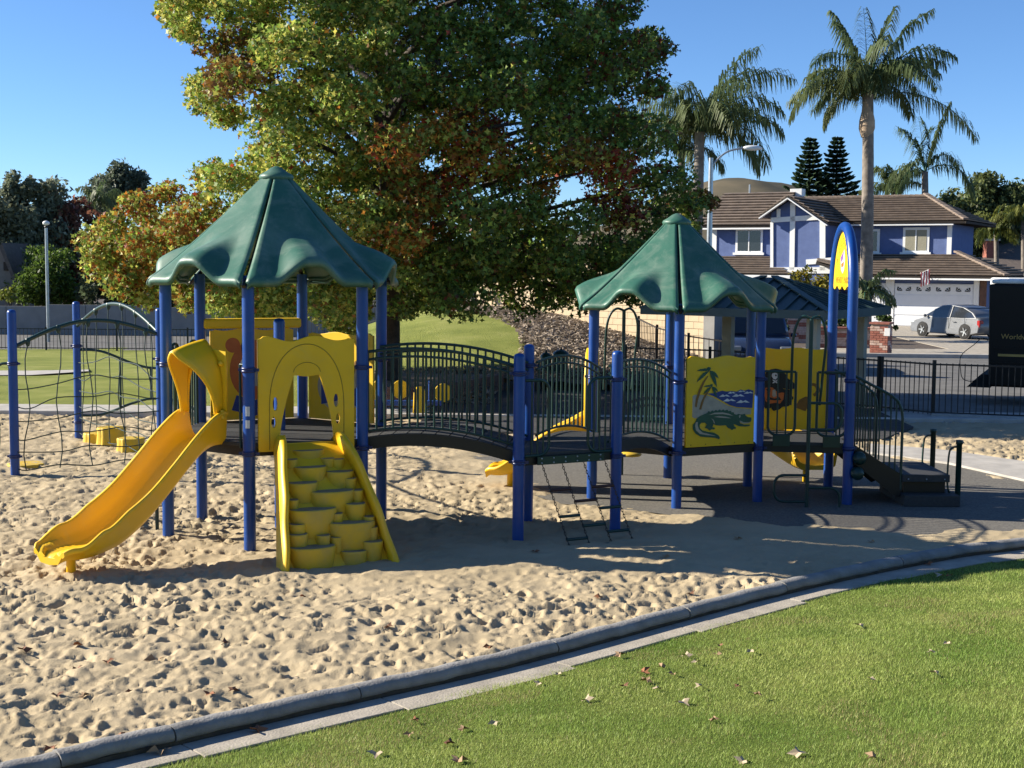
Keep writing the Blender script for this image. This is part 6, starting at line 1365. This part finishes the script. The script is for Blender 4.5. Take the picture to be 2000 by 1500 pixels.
RDL = [(.20, .065, .045), (.24, .10, .055), (.11, .06, .035)]; GRN = [(.05, .085, .02), (.075, .115, .025), (.035, .06, .015)]
leafy('conifer_tree', 'tall grey-green feathery tree at the left edge behind the street wall', 'tree', 60, 600, 84, -.8, [(30, 420, 2.2), (55, 385, 1.6), (80, 400, 1.6), (20, 480, 2.3), (60, 470, 2.4), (85, 470, 1.8), (40, 540, 2.2), (5, 440, 1.8), (35, 365, .9), (62, 358, .8), (85, 372, .8)], .34, OLV, 320, 101, 'trees across the far street', .3)
leafy('red_leaf_tree', 'dark tree with reddish leaves next to the feathery grey-green tree', 'tree', 140, 600, 86, -.8, [(125, 420, 1.8), (150, 440, 1.6), (130, 480, 2.0), (160, 490, 1.5), (115, 395, .9), (145, 545, 1.8)], .34, RDL, 300, 102, 'trees across the far street', .25)
leafy('round_shrub', 'large rounded dark green shrub behind the slim lamp post', 'shrub', 95, 605, 78, -.8, [(75, 535, 1.7), (115, 530, 1.5), (95, 505, 1.2), (60, 575, 1.4), (130, 575, 1.4)], .22, SHR, 520, 103, 'shrubs across the far street', .15)
leafy('far_tree', 'distant umbrella-shaped tree on the skyline above the autumn boughs', 'tree', 232, 430, 150, -1, [(235, 365, 2.6), (215, 380, 2.4), (255, 375, 2.2), (200, 400, 2.2), (275, 388, 1.2), (240, 352, 1.6), (270, 410, 2.0)], .55, [(.11, .135, .09), (.14, .165, .11)], 130, 104, 'trees across the far street', .4)
leafy('hedge_row', 'dark hedge running along the top of the grey street wall', 'hedge', 210, 600, 76, -.8, [(170, 575, 1.3), (205, 580, 1.2), (240, 580, 1.2), (275, 578, 1.2), (310, 580, 1.2), (345, 580, 1.2), (385, 582, 1.2), (425, 582, 1.2), (465, 582, 1.2), (505, 585, 1.2), (545, 585, 1.2), (590, 588, 1.2), (640, 588, 1.2)], .28, DKG, 420, 105, None, .1)
leafy('backdrop_tree', 'broad dark tree mass behind the hedge and big autumn tree', 'tree', 330, 600, 95, -.8, [(180, 530, 2.2), (230, 540, 2.4), (300, 520, 2.6), (380, 530, 2.6), (460, 530, 2.6), (560, 540, 2.6), (660, 550, 2.6), (760, 560, 2.4), (860, 570, 2.2)], .4, DKG, 200, 106, 'trees across the far street', .3)
leafy('small_shrub', 'small yellow-green shrub against the grey house gable', 'shrub', 22, 600, 74, -.8, [(15, 572, .55), (30, 575, .45)], .2, [(.20, .22, .03), (.15, .18, .03)], 700, 107, 'shrubs across the far street', .06)
leafy('wall_bush', 'upright dark green bush at the left end of the tan wall', 'shrub', 972, 612, 47, 1.4, [(972, 600, .55), (970, 580, .5), (974, 565, .45)], .13, GRN, 900, 108, None, .06)
leafy('dark_shrub', 'dense dark shrubbery behind the shelter columns', 'shrub', 1430, 690, 44, 0, [(1395, 640, .9), (1430, 635, 1.0), (1460, 650, .9), (1410, 610, .8), (1450, 605, .9), (1480, 625, .8)], .16, DKG, 700, 109, None, .08)
leafy('yellow_shrub', 'yellow-leaved shrub in front of the gable of the blue house', 'shrub', 1590, 600, 62, 0, [(1575, 545, .7), (1600, 550, .7), (1615, 560, .6), (1570, 560, .6), (1590, 580, .8)], .2, [(.36, .27, .03), (.28, .25, .04), (.14, .15, .03)], 420, 110, None, .06)
leafy('pillar_plant', 'leafy plant growing behind the red brick pillar', 'shrub', 1728, 640, 50.2, 0, [(1722, 622, .30), (1738, 625, .28), (1730, 612, .22), (1742, 640, .25)], .13, GRN, 1500, 111, None, .04)
leafy('right_tree', 'dense dark green tree behind the right end of the blue house', 'tree', 1905, 520, 98, 0, [(1880, 395, 1.8), (1905, 390, 1.9), (1930, 400, 2.0), (1900, 430, 2.2), (1940, 440, 2.2), (1880, 450, 2.0), (1915, 470, 2.2), (1870, 480, 1.8), (1960, 420, 1.8)], .36, [(.11, .145, .05), (.15, .175, .06), (.07, .095, .04)], 260, 112, None, .25)
leafy('right_far_tree', 'yellow-green tree at the right edge above the neighbouring roof', 'tree', 1985, 520, 104, 0, [(1975, 420, 2.0), (2010, 440, 2.4), (1990, 395, 1.4), (2030, 410, 2.2)], .36, [(.13, .14, .03), (.10, .12, .03), (.06, .08, .02)], 260, 113, None, .25)
leafy('garden_shrub', 'low dark garden shrub between the brick planter and the house', 'shrub', 1650, 640, 56, 0, [(1630, 625, .6), (1655, 622, .6), (1672, 630, .5)], .15, GRN, 800, 114, None, .05)
leafy('bank_tree', 'dark tree behind the tan wall at the edge of the autumn tree', 'tree', 1260, 560, 52, 0, [(1180, 540, 1.0), (1230, 545, 1.0), (1290, 560, .9), (1140, 545, .9)], .2, DKG, 360, 115, None, .12)
leafy('dark_conifer', 'thin dark cypress top at the far left skyline', 'tree', 6, 430, 140, 0, [(6, 400, .8), (6, 380, .5), (6, 420, 1.0), (6, 450, 1.1), (6, 480, 1.2)], .4, DKG, 260, 116, None, .1)

# ---- palms
def palm(label, px, Y, zb, crown_px, fronds, trunk_r, seed, name='palm_tree', flen=3.2, group='tall palms by the blue house', bulge=False, leaf=.55, colr=((.085, .125, .050), (.13, .16, .06)), nl=46):
    r = np.random.default_rng(seed); b = D(px, 600, Y); b[2] = zb; c = D(crown_px[0], crown_px[1], Y); t_ = thing(name, label, 'palm', (b[0], b[1], zb), group)
    n = 24; pts = [b + (c - b) * t + np.array([.06 * math.sin(3 * t), 0, 0]) for t in np.linspace(0, 1, n)]
    rr = [trunk_r * (1.12 - .25 * t) * (1 + .02 * (i % 2)) for i, t in enumerate(np.linspace(0, 1, n))]
    part('trunk', MB().tube([b - np.array([0, 0, .2])] + pts, [rr[0] * 1.25] + rr, 14), 'palm_bark', t_)
    if bulge:
        part('crown_shaft', MB().lathe([(trunk_r * .88, -1.9), (trunk_r * 1.35, -1.5), (trunk_r * 1.30, -1.15), (trunk_r * .95, -.75), (trunk_r * .8, -.2), (trunk_r * .5, .25)], tuple(c), 14), 'palm_shaft', t_)
    for (az, el, L, droop) in fronds:
        d = np.array([math.cos(az) * math.cos(el), math.sin(az) * math.cos(el), math.sin(el)]); L = L * flen; K = 14; sp = [c.copy()]; dd = d.copy()
        for k in range(K):
            dd = nrm(dd + np.array([0, 0, -droop * (.35 + k / K) / K * 2.2])); sp.append(sp[-1] + dd * L / K)
        sp = np.array(sp); V = []; Cc = []
        fr_ = part('frond', MB().tube(sp, list(np.linspace(.035, .006, K + 1)), 5), 'palm_shaft' if False else 'art_green', t_)
        cc = np.array(colr[0]) + (np.array(colr[1]) - np.array(colr[0])) * r.uniform()
        for k in range(nl):
            t = .10 + .90 * k / nl; i = min(int(t * K), K - 1); f = t * K - i; p = sp[i] + (sp[i + 1] - sp[i]) * f; tg = nrm(sp[i + 1] - sp[i]); sd_ = nrm(np.cross(tg, (0, 0, 1)) + 1e-6)
            ll = leaf * (math.sin(math.pi * (.12 + .80 * t)) ** .7) * r.uniform(.8, 1.15)
            for s in (-1, 1):
                o = nrm(sd_ * s * r.uniform(.5, 1.0) + tg * .55 + np.array([0, 0, r.uniform(-.75, .45)])); m1 = p + o * ll * .5; e = m1 + nrm(o * .6 + np.array([0, 0, -1.1])) * ll * .75; wv = nrm(np.cross(o, (0, 0, 1)) + 1e-6) * (.016 + .00026 * Y)
                V += [p - wv * .5, p + wv * .5, m1 + wv, m1 - wv, m1 - wv, m1 + wv, e + wv * .2, e - wv * .2]; Cc += [cc * r.uniform(.7, 1.3)] * 8
        V = np.array(V); link('leaflets', raw_mesh('leaflets', V, np.arange(len(V)).reshape(-1, 4), 'leaf', np.array(Cc)), fr_)
    return t_
def spread(n, seed, el0, el1, dr0, dr1, l0=.8, l1=1.1):
    r = np.random.default_rng(seed); return [(2 * math.pi * (i + r.uniform(-.3, .3)) / n, r.uniform(el0, el1), r.uniform(l0, l1), r.uniform(dr0, dr1)) for i in range(n)]
palm('tall palm with swollen crown shaft in front of the blue house', 1690, 62, 0, (1695, 185), [(R_(180), R_(38), 1.15, 1.5), (R_(200), R_(50), 1.0, 1.3), (R_(10), R_(12), 1.55, .75), (R_(25), R_(52), 1.25, 1.2), (R_(-15), R_(60), 1.2, 1.1), (R_(90), R_(78), 1.1, .45), (R_(20), R_(78), 1.1, .5), (R_(160), R_(75), 1.1, .6), (R_(60), R_(66), 1.1, .7), (R_(270), R_(48), .9, 1.6), (R_(240), R_(58), .9, 1.3), (R_(300), R_(55), 1.0, 1.3), (R_(120), R_(50), .9, 1.2), (R_(350), R_(70), 1.2, .7), (R_(190), R_(74), .95, .7), (R_(20), R_(40), .8, 1.6), (R_(160), R_(25), .7, 1.7)] + spread(12, 33, R_(35), R_(72), .8, 1.5, .8, 1.1), .27, 201, bulge=True, flen=3.9, leaf=.85, nl=72)
palm('bushy drooping palm beside the street lamp at the edge of the autumn tree', 1352, 60, 0, (1366, 258), spread(18, 7, R_(30), R_(74), .8, 1.6, .7, 1.05) + [(R_(10), R_(62), 1.25, 1.0), (R_(20), R_(35), 1.0, 1.5), (R_(0), R_(20), .8, 1.4), (R_(15), R_(72), 1.1, .8), (R_(-20), R_(55), 1.0, 1.2)], .24, 202, flen=4.4, leaf=1.1, nl=56)
palm('second slender palm trunk beside the drooping palm', 1338, 63, 0, (1330, 300), spread(9, 9, R_(20), R_(75), .9, 1.6), .17, 203, flen=2.6, leaf=.8)
palm('slender palm rising behind the roof of the blue house', 1806, 92, 0, (1806, 335), [(R_(180), R_(38), .95, 2.0), (R_(0), R_(35), 1.15, 1.7), (R_(20), R_(58), .9, 1.4), (R_(90), R_(72), 1.1, .5), (R_(60), R_(70), 1.1, .8), (R_(130), R_(72), 1.0, .8), (R_(200), R_(20), .7, 1.5), (R_(350), R_(78), 1.2, .5)], .24, 204, flen=4.0, leaf=1.0, nl=50)
palm('short bushy palm showing just above the house ridge', 1745, 96, 0, (1745, 372), spread(14, 12, R_(25), R_(75), .5, 1.3), .22, 205, flen=2.6, leaf=.8)
palm('young fan of palm fronds in the front garden of the blue house', 1690, 58.5, 0, (1690, 575), spread(13, 14, R_(15), R_(70), .8, 1.5), .14, 206, flen=1.7, leaf=.45, nl=34)
palm('small palm in front of the neighbouring roof', 1945, 88, 0, (1945, 452), spread(13, 15, R_(10), R_(80), .7, 1.4), .16, 207, flen=2.3, leaf=.6, colr=((.12, .15, .03), (.16, .17, .04)))
palm('small palm at the right edge beyond the neighbouring roof', 1998, 86, 0, (1998, 430), spread(12, 16, R_(10), R_(75), .7, 1.4), .16, 208, flen=2.4, leaf=.6, colr=((.15, .16, .03), (.12, .14, .035)))
palm('palm top beside the distant umbrella-shaped tree', 190, 140, 0, (192, 392), spread(14, 18, R_(-5), R_(70), .6, 1.2), .3, 209, flen=3.0, leaf=1.0, nl=30, group=None)
# ---- norfolk pines
def norfolk(label, px, Y, top_y, seed, ph=0.0):
    r = np.random.default_rng(seed); x = DX(px, Y); zt = D(px, top_y, Y)[2]; t_ = thing('norfolk_pine', label, 'tree', (x, Y, 0), 'twin pines behind the house')
    part('trunk', MB().tube([(x, Y, -.1), (x, Y, zt)], [.3, .03], 8), 'bark', t_); z = zt - .2; k = 0; V = []; Cc = []
    while z > 3.5:
        L = .18 + (zt - z) * .33; L = min(L, 2.5)
        Lk = L * r.uniform(.82, 1.12)
        for j in range(9):
            L = Lk * r.uniform(.78, 1.15); a = 2 * math.pi * (j + .5 * (k % 2)) / 9 + r.normal(0, .15); d = np.array([math.cos(a), math.sin(a), 0]); sd_ = np.array([-d[1], d[0], 0]); n = 16
            for i in range(n):
                t = (i + .5) / n; p = np.array([x, Y, z]) + d * L * t + np.array([0, 0, .16 * L * t * t * 2 - .10 * t]); w = .50 * (1.1 - t) * min(1, L) + .18
                for s in (-1, 1):
                    e = p + sd_ * s * w + d * .12 + np.array([0, 0, .10 + r.normal(0, .03)]); V += [p - d * .12, p + d * .12 - np.array([0, 0, .10]), e + d * .08, e - d * .08]; Cc += [np.array([.050, .085, .040]) * r.uniform(.6, 1.5)] * 4
        z -= .30 + .010 * k; k += 1
    V = np.array(V); link('crown', raw_mesh('crown', V, np.arange(len(V)).reshape(-1, 4), 'needle', np.array(Cc)), t_)
norfolk('tiered dark pine, left of the twin pines behind the roof', 1572, 100, 268, 1); norfolk('tiered dark pine, right of the twin pines behind the roof', 1624, 100, 266, 2)

# ---- fallen leaves on sand and grass
lm = []
for v in range(4):
    r = random.Random(50 + v); pts = []; n = 10
    for k in range(n):
        a = 2 * math.pi * k / n; rr = .058 * (1.0 if k % 2 == 0 else .48) * r.uniform(.8, 1.2); pts.append((rr * math.cos(a), rr * math.sin(a), .018 * math.cos(2 * a + v) + r.uniform(0, .022)))
    mb = MB(); mb.add([(0, 0, .004)] + pts, [(0, 1 + k, 1 + (k + 1) % n) for k in range(n)])
    mn = ('leaf_tan', 'leaf_brown', 'leaf_pale', 'leaf_rust')[v]
    mat(mn, ((.34, .22, .12), (.20, .09, .045), (.46, .36, .24), (.26, .10, .04))[v], None, 30, .8); lm.append(mb.mesh('fallen_leaf', mn))
def drop(x, y, z, v, sc, lb, grp, k):
    o = link('fallen_leaf', lm[v], None, Matrix.Translation((x, y, z)) @ Matrix.Rotation(k * 1.7, 4, 'Z') @ Matrix.Rotation(.25 * math.sin(k), 4, 'X') @ Matrix.Diagonal((sc, sc, sc, 1)))
    tag(o, lb, 'leaf', grp)
sandl = [(305, 1280, 1.9, 0), (45, 1265, 1.3, 1), (150, 1257, 1.2, 3), (210, 1287, 1.0, 3), (150, 1297, 1.1, 1), (165, 1355, 1.0, 0), (110, 1355, 1.0, 1), (440, 1250, 1.1, 1), (570, 1315, 1.2, 2), (455, 1340, 1.1, 1), (408, 1352, 1.0, 3), (255, 1340, .9, 1), (100, 1450, 1.1, 3), (590, 1158, 1.0, 3), (760, 1222, .9, 1), (1170, 1165, 1.0, 3), (1440, 1053, 1.2, 0), (1300, 1085, 1.1, 0), (1045, 1075, 1.1, 3), (955, 1262, 1.0, 3), (1700, 1057, 1.0, 0), (1350, 1148, .9, 1), (235, 1430, .8, 3), (1840, 984, 1.2, 2)]
for k, (x, y, s, v) in enumerate(sandl):
    g_ = G(x, y, .06); drop(g_[0], g_[1], sand_z(g_[0], g_[1]) + .008, v, s * .8, ('large curled brown leaf lying on the sand below the slide' if s > 1.5 else ('tan curled leaf lying on the trodden sand', 'dark brown leaf lying on the trodden sand', 'pale dry leaf lying on the trodden sand', 'rust-red leaf lying on the trodden sand')[v]), None if s > 1.5 else ('tan', 'brown', 'pale', 'rust-red')[v] + ' leaves on the sand', k)
strip = [(312, 1472, 1.3, 0), (500, 1430, 1.2, 1), (1868, 1085, 1.2, 0), (1812, 1104, .9, 3)]
for k, (x, y, s, v) in enumerate(strip):
    g_ = G(x, y, -.045); drop(g_[0], g_[1], -.035, v, s, ('tan', 'dark brown', 'pale', 'rust-red')[v] + ' leaf lying on the concrete strip beside the kerb', 'dry leaves on the concrete strip', k)
def lawn_hit(x, y):
    d = ray(x, y); lo, hi = 2.0, 40.0
    for t in np.linspace(2, 30, 1400):
        p = EYE + d * t; s = -float(kdist(np.array([p[0]]), np.array([p[1]]))[0])
        if s > .3 and p[2] <= lawn_z(s) + .01: return p
    return None
gl_ = [(1835, 1127, 1.3, 2), (1680, 1226, 1.2, 2), (1400, 1283, 1.0, 0), (1340, 1285, 1.3, 2), (1405, 1265, .9, 1), (1210, 1284, 1.3, 0), (1465, 1275, 1.1, 2), (1258, 1318, 1.4, 3), (1262, 1335, 1.4, 0), (1285, 1350, 1.0, 2), (1292, 1308, 1.2, 0), (1315, 1322, 1.1, 0), (1335, 1377, 1.5, 2), (1360, 1297, 1.0, 2), (1145, 1372, 1.3, 2), (1052, 1340, 1.0, 2), (905, 1430, 1.1, 0), (965, 1416, 1.2, 2), (880, 1458, 1.2, 1), (735, 1478, 1.4, 2), (895, 1492, 1.5, 0), (1220, 1345, .9, 1), (1365, 1345, .9, 2), (1395, 1412, 1.0, 0), (1560, 1477, 1.5, 2), (1705, 1487, 1.2, 0), (1450, 1494, 1.2, 2), (1827, 1320, 1.2, 2), (1850, 1260, 1.0, 2), (1818, 1278, .9, 2), (1855, 1128, 1.0, 3), (1440, 1346, .8, 1), (1090, 1320, .9, 2), (800, 1440, 1.0, 0), (1480, 1362, .9, 0), (810, 1412, 1.0, 3), (1700, 1330, .8, 2)]
for k, (x, y, s, v) in enumerate(gl_):
    p = lawn_hit(x, y)
    if p is not None: drop(p[0], p[1], p[2] + .020, v, s * .66, ('tan curled leaf lying on the mown grass', 'dark brown leaf lying on the mown grass', 'pale dry leaf lying on the mown grass', 'rust-red leaf lying on the mown grass')[v], ('tan', 'brown', 'pale', 'rust-red')[v] + ' leaves on the grass', k)
